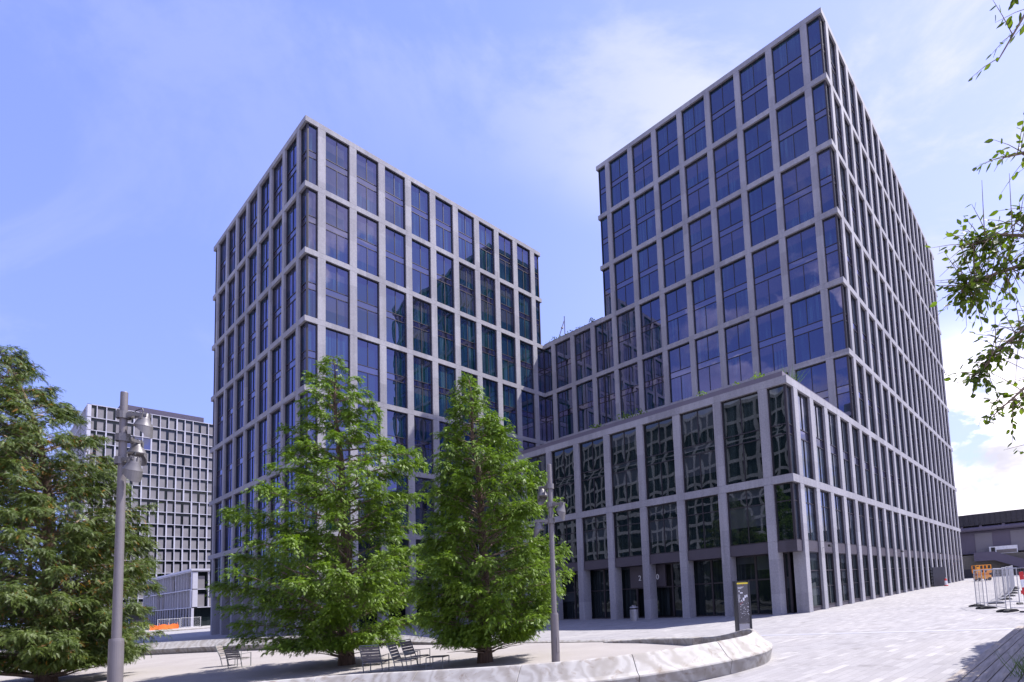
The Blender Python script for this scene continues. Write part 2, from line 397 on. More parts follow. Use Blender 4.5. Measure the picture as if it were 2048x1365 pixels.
def win_mesh(w, h, kind, gm, left=True, right=True):
    """dark window frame and its glass; x across, y inwards, z up; origin at the lower left"""
    f = MB(); g = MB(); fr = .07
    x0 = fr if left else 0.0; x1 = w-(fr if right else 0.0)
    if left: f.box(0, fr, -.09, .02, 0, h)
    if right: f.box(w-fr, w, -.09, .02, 0, h)
    f.box(x0, x1, -.09, .02, 0, fr); f.box(x0, x1, -.09, .02, h-fr, h)
    mid = (w*.5,) if w > 1.7 else ()
    if kind == 'double':       # two storeys of glazing with a solid glazed band between
        zb0, zb1 = h*.455, h*.565
        for z in (zb0, zb1): f.box(x0, x1, -.045, .02, z-.03, z+.03)
        segs = [(fr, zb0-.03, 0), (zb0+.03, zb1-.03, 1), (zb1+.03, h-fr, 0)]
    elif kind == 'transom':
        zt = h*.69; f.box(x0, x1, -.045, .02, zt-.03, zt+.03); segs = [(fr, zt-.03, 0), (zt+.03, h-fr, 0)]
    else:                      # tall ground-floor window with two transoms
        za, zt = h*.36, h*.66
        f.box(x0, x1, -.05, .02, zt-.035, zt+.035); f.box(x0, x1, -.045, .02, za-.018, za+.018)
        segs = [(fr, za-.018, 0), (za+.018, zt-.035, 0), (zt+.035, h-fr, 0)]
    k = 0
    for a, b, t in segs:
        cuts = [x0] + ([c for c in mid] if t == 0 else []) + [x1]
        if t == 0:
            for c in mid: f.box(c-.025, c+.025, -.05, .018, a, b)
        for i in range(len(cuts)-1):
            l = cuts[i]+(.025 if i else 0); r = cuts[i+1]-(.025 if i < len(cuts)-2 else 0); k += 1
            g.quad((l, 0, a), (r, 0, a), (r, 0, b), (l, 0, b), mi=t)
    return f, g

class Each:
    """every box becomes a part of its own"""
    def __init__(s, root, name, mat): s.root, s.name, s.mat, s.v = root, name, mat, []
    def box(s, *a, **k): m = MB(); m.box(*a, **k); m.build(s.name, M[s.mat], s.root)
    def quad(s, *a, **k): m = MB(); m.quad(*a, **k); m.build(s.name, M[s.mat], s.root)
class Building:
    def __init__(s, name, label, cat):
        s.root = thing(name, label, cat); s.stone = MB(); s.wins = []; s.cache = {}; s.sp = Each(s.root, 'spandrel_panel', 'spandrel'); s.body = MB()
    def facade(s, T, x0, x1, piers, tops, bot, e0=0.0, e1=0.0, gm='glass_sky', kind='double', slab0=0.0, slab1=0.0, firstslab=True, skipw=None, pri=0):
        """tops: slab tops from low to high; windows fill between bot/slabs. e0/e1: glass end offsets"""
        zb = bot
        for r, zt in enumerate(tops):
            last = r == len(tops)-1
            s.stone.box(x0+slab0, x1+slab1, -.003, DEP, zt-SH, zt, T=T)
            for p in piers: s.stone.box(p-PW/2, p+PW/2, 0, DEP, zb+.012, zt-SH-.012, T=T)
            edges = [x0+e0] + [q for p in piers for q in (p-PW/2, p+PW/2)] + [x1+e1]
            for c in range(0, len(edges), 2):
                l, r_ = edges[c], edges[c+1]
                if r_-l < .25: continue
                if skipw and skipw(r, c//2): continue
                s.window(T, l, zb, r_-l, zt-SH-zb, kind, gm, pri)
            zb = zt
    def window(s, T, x, z, w, h, kind, gm, pri=0, y=REC):
        key = (round(w, 2), round(h, 2), kind, gm)
        if key not in s.cache:
            f, g = win_mesh(w, h, kind, gm)
            s.cache[key] = (f, g, f.mesh('window_frame', M['frame']), g.mesh('window_glass', [M[gm], M['glass_pod' if gm == 'glass_pod' else 'glass_band']]))
        Mx = T @ Matrix.Translation((x, y, z)); c = Mx @ Vector((w/2, 0, h/2)); d = (c-CAM).dot(F)
        nrm = (T.to_3x3() @ Vector((0, -1, 0))); face = max(0.02, (CAM-c).normalized().dot(nrm))
        s.wins.append((w*h*face/d/d+pri, key, Mx))
    def finish(s, spm='spandrel'):
        s.stone.build('stone_grid', M['stone'], s.root)
        if s.body.v: s.body.build('wall', M['inside'], s.root)
        s.wins.sort(key=lambda t: -t[0])
        for _, key, Mx in s.wins[:100]:
            a = link('window', s.cache[key][2], s.root); a.matrix_local = Mx
            g = link('glass', s.cache[key][3], a)
        if s.wins[100:]:
            m = MB()
            for _, key, Mx in s.wins[100:]:
                f, g = s.cache[key][0], s.cache[key][1]
                gi = {'glass_sky': 1, 'glass_pod': 3, 'glass_side': 4, 'glass_low': 5}[key[3]]
                for src, off in ((f, None), (g, gi)):
                    b = len(m.v); m.v += [tuple(Mx @ Vector(v)) for v in src.v]
                    m.f += [tuple(b+i for i in q) for q in src.f]; m.uv += src.uv
                    m.mi += [0]*len(src.f) if off is None else [off if k == 0 else 2 for k in src.mi]
            o = m.build('window', [M['frame'], M['glass_sky'], M['glass_band'], M['glass_pod'], M['glass_side'], M['glass_low']], s.root)
            o['kind'] = 'stuff'

def corner_post(root, x, y, z0, z1):
    m = MB(); m.box(x-.07, x+.07, y-.07, y+.07, z0, z1); m.build('corner_post', M['frame'], root)

# ---------------- left tower
A = Building('office_tower', 'left glass and stone tower with a window grid, behind the two green trees', 'office building')
LA = LV[:7]; botA = LV[0]+SP_B
T1 = T2((AX, AY), 0.0)
p1 = [(i+.5)*bA1 for i in range(10)]
# front face: rows beside the wing meet it in an inner corner, rows above end in a glazed outer corner
A.facade(T1, 0, 10*bA1, p1, LA[1:5], LA[0], REC, REC, 'glass_sky')
A.facade(T1, 0, 10*bA1, p1, LA[5:7], LA[4], REC, -REC, 'glass_sky')
A.facade(T1, 0, 10*bA1, p1, LA[0:1], LA[0]+SP_T, REC, REC, 'glass_low', 'transom')
T4o = (AX+.0027*8*bA4, AY+8*bA4); T4 = T2(T4o, -math.pi/2-.0027)
p4 = [(i+.5)*bA4 for i in range(8)]
A.facade(T4, 0, 8*bA4, p4, LA[1:], LA[0], REC, -REC, 'glass_sky', slab1=-DEP-.001)
A.facade(T4, 0, 8*bA4, p4, LA[0:1], LA[0]+SP_T, REC, -REC, 'glass_low', 'transom', slab1=-DEP-.001)
for Tn, L_, pp in ((T1, 10*bA1, p1), (T4, 8*bA4, p4)):
    for p in pp: A.stone.box(p-PW/2, p+PW/2, .001, .95, -1.2, LA[0]+SP_T, T=Tn, skip='b')
    ed = [.14] + [q for p in pp for q in (p-PW/2, p+PW/2)] + [L_-.14]
    for c in range(0, len(ed), 2): A.sp.box(ed[c], ed[c+1], .14, .9, LA[0]+SP_B, LA[0]+SP_T-.002, T=Tn)
for z0, z1 in zip([LA[0]]+LA[1:], [z-SH for z in LA[1:]]):
    corner_post(A.root, AX+REC, AY+REC, z0, z1)
corner_post(A.root, AX+REC, AY+REC, LA[0]+SP_T, LA[0]-SH)
for z0, z1 in zip(LA[4:6], [z-SH for z in LA[5:7]]): corner_post(A.root, -REC, AY+REC, z0, z1)
for z0, z1 in zip(LA[0:6], [z-SH for z in LA[1:7]]): corner_post(A.root, T4o[0]+REC, T4o[1]-REC, z0, z1)
A.body.box(AX+DEP+.02, -DEP-.02, AY+DEP+.02, AY+8*bA4-DEP, LA[0]-SH+.01, LA[6]-.35)
A.body.box(AX+4.2, -1.0, AY+3.2, AY+8*bA4-4.2, -1.5, LA[0]-SH+.01, skip='t')
# soffit over the arcade
A.sp.box(AX+.95, -.95, AY+.95, AY+8*bA4-.95, LA[0]+SP_B-.02, LA[0]+SP_B+.2)
A.finish()
# ground-floor glazing set back behind the arcade
g = MB(); g.quad((AX+4.1, AY+3.1, -1), (-1, AY+3.1, -1), (-1, AY+3.1, 3.9), (AX+4.1, AY+3.1, 3.9)); g.quad((AX+4.1, AY+8*bA4-4.1, -1), (AX+4.1, AY+3.1, -1), (AX+4.1, AY+3.1, 3.9), (AX+4.1, AY+8*bA4-4.1, 3.9))
g.build('shopfront_glass', M['glass_low'], A.root)

# ---------------- right tower
B = Building('office_tower', 'tall right stone and glass tower rising above the low block, its right side sunlit', 'office building')
TL = T2((0, YB), -math.pi/2)                      # left face, seen from the court
pL = [(i+.5)*b2 for i in range(8)]
B.facade(TL, 0, 8*b2, pL, LV[5:8], LV[4], REC, -REC, 'glass_sky', slab1=-DEP-.001)
B.facade(TL, 0, 8*b2, pL, LV[2:5], LV[1], -PW/2+.001, -REC, 'glass_sky', slab1=-DEP-.001, slab0=-.0)
TF = T2((0, 0), 0.0)
pF = [(i+.5)*b3 for i in range(18)]
B.facade(TF, 0, 18*b3, pF, LV[2:], LV[1], REC, -REC, 'glass_side')
B.facade(TF, .5*b3+PW/2, 18*b3, pF[1:], LV[1:2], LV[0], 0, -REC, 'glass_side')
B.facade(TF, .5*b3+PW/2, 18*b3, pF[1:], LV[0:1], LV[0]+SP_T, 0, -REC, 'glass_side', 'transom')
zb = 1.0
for i, p in enumerate(pF[1:]):
    B.stone.box(p-PW/2, p+PW/2, .001, .9, gz(p, 0)-.4, LV[0]+SP_T, T=TF, skip='b')
    l = p-b3+PW/2; w = b3-PW; g0 = gz(p-b3, 0)
    B.sp.box(l, l+w, REC-.12, .9, LV[0]+SP_B, LV[0]+SP_T-.002)
    B.sp.box(l, l+w, REC-.05, .8, g0-.3, g0+.22)
    if i < 17: B.window(TF, l, g0+.22, w, LV[0]+SP_B-g0-.22, 'tall', 'glass_low', y=REC+.02)
for z0, z1 in zip(LV[1:7], [z-SH for z in LV[2:8]]): corner_post(B.root, REC, REC, z0, z1)
for z0, z1 in zip(LV[4:7], [z-SH for z in LV[5:8]]): corner_post(B.root, REC, YB-REC, z0, z1)
for z0, z1 in zip(LV[0:7], [z-SH for z in LV[1:8]]): corner_post(B.root, 18*b3-REC, REC, z0, z1)
B.body.box(DEP+.02, 18*b3-DEP-.02, DEP+.02, YB-DEP-.02, LV[1]+.02, LV[7]-.35)
B.body.box(-.2, 18*b3-DEP-.02, DEP+.4, YB-DEP-.02, -.5, LV[1]+.01, skip='t')
B.finish()
# rear face (seen mirrored in the left tower's glass) and short end, stone grid with glass behind
m = MB(); g = MB(); TB = T2((18*b3, YB), math.pi)
for z in LV[3:]: m.box(0, 18*b3-DEP-.002, -.003, DEP, z-SH, z, T=TB)
for i in range(18):
    x = (i+.5)*b3; m.box(x-PW/2, x+PW/2, 0, DEP, LV[3]+.001, LV[7]-SH, T=TB, skip='bt')
TE = T2((18*b3, 0), math.pi/2)
for z in LV: m.box(DEP+.002, YB-DEP-.002, -.003, DEP, z-SH, z, T=TE)
for i in range(8):
    x = (i+.5)*b2; m.box(x-PW/2, x+PW/2, 0, DEP, -.5, LV[7]-SH, T=TE, skip='bt')
m.build('rear_stone_grid', M['stone'], B.root)
for z0, z1 in zip(LV[3:7], LV[4:]): g.quad(*[TB @ Vector(p) for p in ((.4, REC, z0), (18*b3-.4, REC, z0), (18*b3-.4, REC, z1-SH), (.4, REC, z1-SH))])
g.quad(*[TE @ Vector(p) for p in ((.4, REC, 0), (YB-.4, REC, 0), (YB-.4, REC, LV[7]-.6), (.4, REC, LV[7]-.6))])
g.build('rear_glass', M['glass_side'], B.root)

# ---------------- wing between the towers
Wg = Building('office_wing', 'lower connecting wing in shade between the two towers, plants along its roof edge', 'office building')
Tw = T2((0, AY), -math.pi/2)
pW = [(i+.5)*b2 for i in range(2)]
for i in range(4):
    zt = LV[i+1]; z0 = LV[i]
    Wg.stone.box(0, 3*b2-.5*b2+.0, -.003, DEP, zt-SH, zt, T=Tw) if False else Wg.stone.box(0, 3*b2-.001, -.003, DEP, zt-SH, zt, T=Tw)
    if i == 0: continue
    for p in pW: Wg.stone.box(p-PW/2, p+PW/2, 0, DEP, z0, zt-SH, T=Tw, skip='bt')
    Wg.stone.box(2.5*b2-PW/2, 2.5*b2+PW/2, 0, DEP, z0, zt-SH, T=Tw, skip='bt')
    ed = [-REC, .5*b2-PW/2, .5*b2+PW/2, 1.5*b2-PW/2, 1.5*b2+PW/2, 2.5*b2-PW/2, 2.5*b2+PW/2, 3*b2-PW/2]
    for c in range(0, len(ed), 2):
        Wg.window(Tw, ed[c], z0, ed[c+1]-ed[c]+(PW/2+.5*b2-PW/2 if c == 6 else 0)*0, zt-SH-z0, 'double', 'glass_sky')
for z0, z1 in zip(LV[1:4], [z-SH for z in LV[2:5]]): corner_post(Wg.root, REC, AY+REC, z0, z1)
Wg.body.box(DEP+.02, 30, YB+DEP+.03, AY+14, 1, LV[4]-.12)
Wg.body.box(DEP+.02, 30, YB-.02, YB+DEP+.02, 1, LV[4]-.12)
Each(Wg.root, 'roof_edge', 'curb').box(.10, .5, YB+.1, AY-.05, LV[4]+.001, LV[4]+.16)
Wg.finish('curb')

# ---------------- low block in front (podium)
Pd = Building('office_block', 'three-level stone and glass block in front of the right tower, piers standing on the plaza', 'office building')
TP = T2((XP, AY), -math.pi/2); pP = [(i+.5)*b2 for i in range(11)]
Pd.facade(TP, 0, 11*b2, pP, [LV[1]], LV[0], 0, -REC, 'glass_pod', slab1=-DEP-.001)
Pd.facade(TP, 0, 11*b2, pP, [LV[0]], LV[0]+SP_T, 0, -REC, 'glass_pod', 'transom', slab1=-DEP-.001)
TQ = T2((XP, 0), 0.0); pQ = [(i+.5)*b3 for i in range(6)]
xe = 5.5*b3+PW/2
Pd.facade(TQ, 0, xe-.001, pQ[:5]+[5.5*b3-.0005], [LV[1]], LV[0], REC, 0, 'glass_side')
Pd.facade(TQ, 0, xe-.001, pQ[:5]+[5.5*b3-.0005], [LV[0]], LV[0]+SP_T, REC, 0, 'glass_side', 'transom')
for i, p in enumerate(pQ):
    g0 = gz(XP+p, 0)
    Pd.stone.box(p-PW/2, p+PW/2, .001, .9 if i else .86, g0-.4, LV[0]+SP_T, T=TQ, skip='b')
    if i == 0: continue
    l = p-b3+PW/2; w = b3-PW
    Pd.sp.box(l, l+w, REC-.12, .9, LV[0]+SP_B, LV[0]+SP_T-.002, T=TQ)
    Pd.sp.box(l+(.35 if i == 1 else 0), l+w, REC-.05, .8, g0-.3, g0+.22, T=TQ)
    if i == 1: Pd.sp.box(l, l+.35, REC-.1, .8, g0-.3, LV[0]+SP_B, T=TQ)
    Pd.window(TQ, l+(.36 if i == 1 else 0), g0+.22, w-(.36 if i == 1 else 0), LV[0]+SP_B-g0-.22, 'tall', 'glass_low', y=REC+.02)
# spandrel boxes over the recessed ground floor on the court side
for i, p in enumerate(pP):
    y0 = AY-p; g0 = gz(XP, y0)
    Pd.stone.box(p-PW/2, p+PW/2, .001, .82, g0-.4, LV[0]+SP_T, T=TP, skip='b')
ed = [0.0] + [q for p in pP for q in (p-PW/2, p+PW/2)] + [11*b2-.13]
for c in range(0, len(ed), 2): Pd.sp.box(ed[c], ed[c+1], REC-.13, 1.0, LV[0]+SP_B, LV[0]+SP_T-.002, T=TP)
Pd.sp.box(REC-.13, .5*b3-PW/2, REC-.13, .9, LV[0]+SP_B+.003, LV[0]+SP_T-.004, T=TQ)
corner_post(Pd.root, XP+REC, REC, LV[0], LV[1]-SH); corner_post(Pd.root, XP+REC, REC, LV[0]+SP_T, LV[0]-SH)
Pd.body.box(XP+DEP+.02, .05, DEP+.02, AY-.1, LV[0]-SH+.01, LV[1]-.2)
Pd.body.box(XP+DEP+.02, .05, DEP+.4, AY-.1, LV[0]+SP_B+.01, LV[0]-SH+.01, skip='t')
Pd.body.box(XP+1.62, -.3, 1.35, AY-.1, -.8, LV[0]+SP_B+.01, skip='t')
# roof kerb and gravel
cb = MB(); cb.box(XP+.45, XP+.75, .45, AY-.02, LV[1]+.001, LV[1]+.52); cb.box(XP+.75, -.02, .45, .75, LV[1]+.001, LV[1]+.5)
cb.build('roof_kerb', M['curb'], Pd.root)
rf = MB(); rf.box(XP+.76, -.02, .76, AY-.03, LV[1]-.15, LV[1]+.25); rf.build('roof', M['roof'], Pd.root)
Pd.finish()
# recessed ground-floor glazing with doors
Xg = XP+1.05
gp = Each(Pd.root, 'shopfront_glass', 'glass_low'); fp = MB()
for i in range(12):
    ya = AY-((i-.5)*b2 if i else 0)-.02; yb = AY-(i+.5)*b2 if i < 11 else 1.1
    g0 = gz(XP, (ya+yb)/2)-.02; top = LV[0]+SP_B+.05; n = 2; w = (ya-yb)/n
    for k in range(n):
        a = ya-k*w; b = a-w
        fp.box(Xg-.07, Xg+.08, b+.0, b+.14, g0-.1, top)
        for z in (g0+.06, g0+2.35, top-.08): fp.box(Xg-.045, Xg+.06, b+.14, a, z-.05, z+.05)
        if i in (7, 8) and k == (1 if i == 7 else 0): continue
        for z0, z1 in ((g0+.11, g0+2.30), (g0+2.40, top-.13)):
            gp.quad((Xg, a, z0), (Xg, b+.14, z0), (Xg, b+.14, z1), (Xg, a, z1))
fp.build('door_frames', M['frame'], Pd.root)
# entrance: dark panel with the house number, glass below
m = MB(); m.box(Xg-.12, Xg+.05, 11.35, 14.9, 2.25, 3.92); m.build('entrance_panel', M['spandrel'], Pd.root)
m = MB(); m.quad((Xg+.3, 14.9, 0), (Xg+.3, 11.35, 0), (Xg+.3, 11.35, 2.25), (Xg+.3, 14.9, 2.25)); m.build('entrance_door_glass', M['glass_low'], Pd.root)
for ch, yy in (('2', 14.0), ('0', 12.22)):
    cu = bpy.data.curves.new('number', 'FONT'); cu.body = ch; cu.size = .58; cu.extrude = .015; cu.align_x = 'LEFT'
    o = bpy.data.objects.new('house_number', cu); COL.objects.link(o); o.parent = Pd.root
    o.matrix_local = Matrix.Translation((Xg-.16, yy, 2.80)) @ Matrix.Rotation(-math.pi/2, 4, 'Z') @ Matrix.Rotation(math.pi/2, 4, 'X')
    cu.materials.append(M['white'])
    bpy.context.view_layer.update(); me = bpy.data.meshes.new_from_object(o); mo = link('house_number', me, Pd.root); mo.matrix_local = o.matrix_local.copy(); bpy.data.objects.remove(o)

# ---------------- opposite block, out of the picture but mirrored in the glass
Op = thing('office_block', 'pale stone grid block across the square, seen mirrored in the windows', 'office building')
m = MB(); g = MB(); XO = -84.0; Y0, Y1, ZT = -8.0, 120.0, 47.0
nb = 30; wv = (Y1-Y0)/nb; fl = 4.3; nf = int(ZT/fl)
for i in range(nb+1): m.box(XO-.5, XO, Y0+i*wv-.42, Y0+i*wv+.42, -1, nf*fl)
for j in range(1, nf+1): m.box(XO-.5, XO+.003, Y0-.42, Y1+.42, j*fl-.75, j*fl)
m.box(XO-20, XO-.6, Y0, Y1, -1, nf*fl-.4, mi=1)
m.build('stone_grid', [M['stone'], M['inside']], Op)
g.quad((XO-.45, Y0, -1), (XO-.45, Y1, -1), (XO-.45, Y1, nf*fl-.8), (XO-.45, Y0, nf*fl-.8)); g.build('window_glass', M['glass_low'], Op)
m = MB(); m.box(XO-14, XO-4, 4, 30, nf*fl-.4, nf*fl+3.5); m.build('penthouse', M['spandrel'], Op)

# ================================================================== far buildings
def grid_block(root, T, L_, H_, cw, fh, z0, blinds=True, ground=0, seed=1, skylit=()):
    """white fin grid with woven blinds set deep inside each cell"""
    r = random.Random(seed); fr = MB(); n = int(round(L_/cw)); k = int(round((H_-z0)/fh)); D = .75; cells = []
    for j in range(k+1): fr.box(-.03, L_+.03, -.03, D, z0+j*fh-.16, z0+j*fh+.0, T=T)
    for j in range(k):
        for i in range(n+1):
            if i % 2 and r.random() < .28 and i != n: continue
            wd = .16 if (i+j) % 5 else .30
            fr.box(i*cw-wd/2, i*cw+wd/2, 0, D, z0+j*fh+.001, z0+(j+1)*fh-.161, T=T, skip='bt')
        for i in range(n): cells.append((i, j))
    fr.build('fin_grid', M['lightframe'], root)
    pane = MB(); pane.quad((.08, 0, .05), (cw-.55, 0, .05), (cw-.55, 0, fh-1.0), (.08, 0, fh-1.0))  # blind cut short at right and top, dark gap standing for fin shadow
    pm = pane.mesh('blind', M['blind'])
    dk = MB(); dk.quad((0, D-.01, z0), (L_, D-.01, z0), (L_, D-.01, H_), (0, D-.01, H_)); 
    for q in range(len(dk.v)): dk.v[q] = tuple(T @ Vector(dk.v[q]))
    dk.build('window_glass', M['glass_low'], root)
    order = sorted(cells, key=lambda c: -((T @ Vector((c[0]*cw, 0, z0+c[1]*fh)))-CAM).length*-1)
    order = [c for c in sorted(cells, key=lambda c: ((T @ Vector((c[0]*cw, 0, z0+c[1]*fh)))-CAM).length)]
    rest = MB()
    for q, (i, j) in enumerate(order):
        if (i, j) in skylit: continue
        Mx = T @ Matrix.Translation((i*cw, .32, z0+j*fh))
        if q < 45: o = link('blind', pm, root); o.matrix_local = Mx
        else:
            b = len(rest.v); rest.v += [tuple(Mx @ Vector(v)) for v in pane.v]; rest.f.append((b, b+1, b+2, b+3)); rest.mi.append(0); rest.uv += pane.uv
    return rest
DX, DY, DH = -22.6, 210.57, 64.3
Dn = thing('office_tower', 'distant high-rise with a white fin grid and grey blinds, behind the left lamp post', 'office building')
TD = T2((DX, DY), 0.0); TDs = T2((DX, DY+40), -math.pi/2)
sky_c = [(4, 13), (5, 13), (6, 13)]
ra = grid_block(Dn, TD, 17*1.9, DH, 1.9, 3.76, 4.1, seed=3, skylit=sky_c)
rb = grid_block(Dn, TDs, 40, DH, 2.0, 3.76, 4.1, seed=4)
for v0 in (rb,):
    b = len(ra.v); ra.v += v0.v; ra.f += [tuple(b+i for i in q) for q in v0.f]; ra.mi += v0.mi; ra.uv += v0.uv
o = ra.build('blind', M['blind'], Dn); o['kind'] = 'stuff'
m = MB()
for i, j in sky_c: m.quad(*[TD @ Vector(p) for p in ((i*1.9+.1, .3, 4.1+j*3.76+.05), ((i+1)*1.9-.1, .3, 4.1+j*3.76+.05), ((i+1)*1.9-.1, .3, 4.1+(j+1)*3.76-.3), (i*1.9+.1, .3, 4.1+(j+1)*3.76-.3))])
m.build('open_window', M['glass_band'], Dn)
m = MB(); m.box(DX+.8, DX+17*1.9, DY+.78, DY+39, -1, DH-.5); m.build('wall', M['inside'], Dn)
m = MB(); m.box(DX+7, DX+26, DY+3, DY+30, DH-.5, DH+2.4)
for i in range(95): m.box(DX+7+i*.2, DX+7.08+i*.2, DY+2.95, DY+3, DH-.4, DH+2.38, skip='b')
m.build('penthouse', M['purple'], Dn)
# low annex in front of it
EX, EY = -16.6, 124.0; An = thing('office_annex', 'low annex with white fins at the foot of the distant high-rise', 'building')
TE1 = T2((EX, EY), 0.0); TE2 = T2((EX, EY+44), -math.pi/2)
r1 = grid_block(An, TE1, 12, 10.6, 2.4, 3.5, 3.6, seed=5); r2 = grid_block(An, TE2, 44, 10.6, 2.2, 3.5, 3.6, seed=6)
b = len(r1.v); r1.v += r2.v; r1.f += [tuple(b+i for i in q) for q in r2.f]; r1.mi += r2.mi; r1.uv += r2.uv
o = r1.build('blind', M['blind'], An); o['kind'] = 'stuff'
m = MB(); m.box(EX+.8, EX+12, EY+.8, EY+43, -1, 10.4); m.build('wall', M['inside'], An)
m = MB(); m.box(EX-.25, EX+12, EY-.25, EY+44, 10.62, 11.0); m.build('roof_slab', M['lightframe'], An)
col = Each(An, 'column', 'lightframe'); col.box(EX-.1, EX+.25, EY-.1, EY+.25, -1, 3.4)
for i in range(19): col.box(EX, EX+.2, EY+2.2*(i+1), EY+2.2*(i+1)+.25, -1, 3.4)
col.box(EX+4.6, EX+4.9, EY-.05, EY+.25, -1, 3.4)
m = MB(); m.quad((EX+.3, EY+.6, -.6), (EX+12, EY+.6, -.6), (EX+12, EY+.6, 3.3), (EX+.3, EY+.6, 3.3)); m.build('shopfront_glass', M['glass_low'], An)

# hall at the right edge
Hl = thing('hall', 'dark ribbed hall with a concrete base and stair, far right behind the fences', 'building')
HX = 62.4
m = MB(); m.box(HX+3, HX+40, -60, 30, .2, 5.3); m.box(HX, HX+3, -60, 30, .2, 5.0); m.build('concrete_base', M['concrete'], Hl)
m = MB(); m.box(HX+1.5, HX+40, -60, 30, 5.3, 9.2); m.build('wall', M['purple'], Hl)
for a, b, z in ((-2.5, .2, 8.9), (-8.0, -5.3, 8.9)):
    m = MB(); m.box(HX+1.40, HX+1.5, a, b, 5.35, z); m.build('light_panel', M['greypanel'], Hl)
m = MB(); m.tube([(HX+.6, 30, 9.55), (HX+.6, -60, 9.75)], .42, 10)
for y in (-8, -4.5, -1, 2): m.box(HX+.3, HX+.7, y-.2, y+.2, 9.9, 10.2)
m.build('pipe', M['purple'], Hl)
m = MB(); m.box(HX+.4, HX+40, -60, 30, 10.3, 12.3)
for i in range(110): m.box(HX+.25, HX+.4, -60+i*.82, -59.92+i*.82, 10.35, 12.25)
m.build('ribbed_band', M['black_panel'], Hl)
m = MB(); m.quad((HX-1.1, .2, 5.4), (HX-1.1, -1.6, 5.5), (HX-1.1, -1.6, 3.9), (HX-1.1, .2, 3.9))
for xa in (HX-1.2, HX-1.0):
    pass
pts = [(.3, 5.4, 3.9), (-2.8, 5.4, 3.9), (-11, 2.3, .6)]
for k in range(2):
    (ya, ta, ba), (yb, tb, bb) = pts[k], pts[k+1]
    for xx in (HX-1.2,):
        P = [Vector((xx, ya, ba)), Vector((xx, yb, bb)), Vector((xx, yb, tb)), Vector((xx, ya, ta))]
        Q = [p+Vector((.25, 0, 0)) for p in P]
        m.quad(P[1], P[0], P[3], P[2]); m.quad(Q[0], Q[1], Q[2], Q[3]); m.quad(P[3], Q[3], Q[2], P[2]); m.quad(P[0], P[1], Q[1], Q[0])
        m.quad(P[0]+Vector((0, 0, .02)), P[1]+Vector((0, 0, .02)), P[1]+Vector((1.2, 0, .02)), P[0]+Vector((1.2, 0, .02)))
m.build('stair', M['purple'], Hl)
m = MB(); m.box(HX-.12, HX, -2.2, 2.2, .5, 2.6); m.box(HX-.12, HX, -9.5, -3.5, .5, 2.9)
m.build('gate', M['black_panel'], Hl)
ct = thing('container', 'cream site container standing on the concrete base of the hall', 'container', (HX+.6, -2.0, 5.0))
m = MB(); m.box(-.4, .6, -4.2, 0, 0, 1.3); bevel(m.build('shell', M['white'], ct), .03)
m = MB(); m.box(-.45, -.4, -.9, -.3, .05, 1.15); m.build('door', M['dark'], ct)
m = MB(); m.box(-.44, -.4, -4.1, -1.1, .1, .7); m.build('tarpaulin', M['slat'], ct)

# ================================================================== court, stone walls
far = [(-26.81, 2.76), (-27.1, 7.1), (-27.4, 10.7), (-28.2, 14.0), (-28.9, 18.0), (-30.1, 21.6), (-31.03, 23.4), (-32.2, 26.3), (-33.1, 29.0), (-34.45, 32.4), (-36.3, 36.0), (-38.1, 39.8), (-39.9, 44.0), (-43, 50)]
limb = [(-26.9, 1.0), (-27.25, -.6), (-27.6, -1.9)]
near = [(-49, 9.0), (-46.5, 6.6), (-43.6, 4.4), (-41.64, 2.96), (-40.16, 1.75), (-39.2, .62), (-38.5, -.55), (-37.9, -1.85), (-37.2, -3.15), (-36.5, -4.25), (-36.0, -4.80), (-35.4, -5.28), (-34.7, -5.68), (-33.9, -5.98), (-33.1, -6.22), (-32.3, -6.36), (-31.5, -6.35), (-30.6, -6.0), (-29.7, -5.35), (-28.9, -4.45), (-28.3, -3.4), (-27.85, -2.3)]
court = near + limb[::-1] + far + [(-60, 50), (-60, 12)]
def poly_fill(name, pts, dz, mat):
    from mathutils.geometry import tessellate_polygon
    # dense fill so the sheet follows the slope of the ground
    m = MB(); tri = tessellate_polygon([[Vector((x, y, 0)) for x, y in pts]])
    m.v = [(x, y, gz(x, y)+dz) for x, y in pts]
    for t in tri:
        m.f.append(tuple(t)); m.mi.append(0); m.uv += [(0, 0)]*3
    me = m.mesh(name, mat)
    import bmesh
    bm = bmesh.new(); bm.from_mesh(me)
    bmesh.ops.bisect_plane(bm, geom=bm.verts[:]+bm.edges[:]+bm.faces[:], plane_co=(0, 11, 0), plane_no=(0, 1, 0))
    for v in bm.verts: v.co.z = gz(v.co.x, v.co.y)+dz
    bmesh.ops.recalc_face_normals(bm, faces=bm.faces)
    for f in bm.faces:
        if f.normal.z < 0: f.normal_flip()
    bm.to_mesh(me); bm.free(); return link(name, me)
struct(poly_fill('gravel_court', court, .012, M['gravel']))

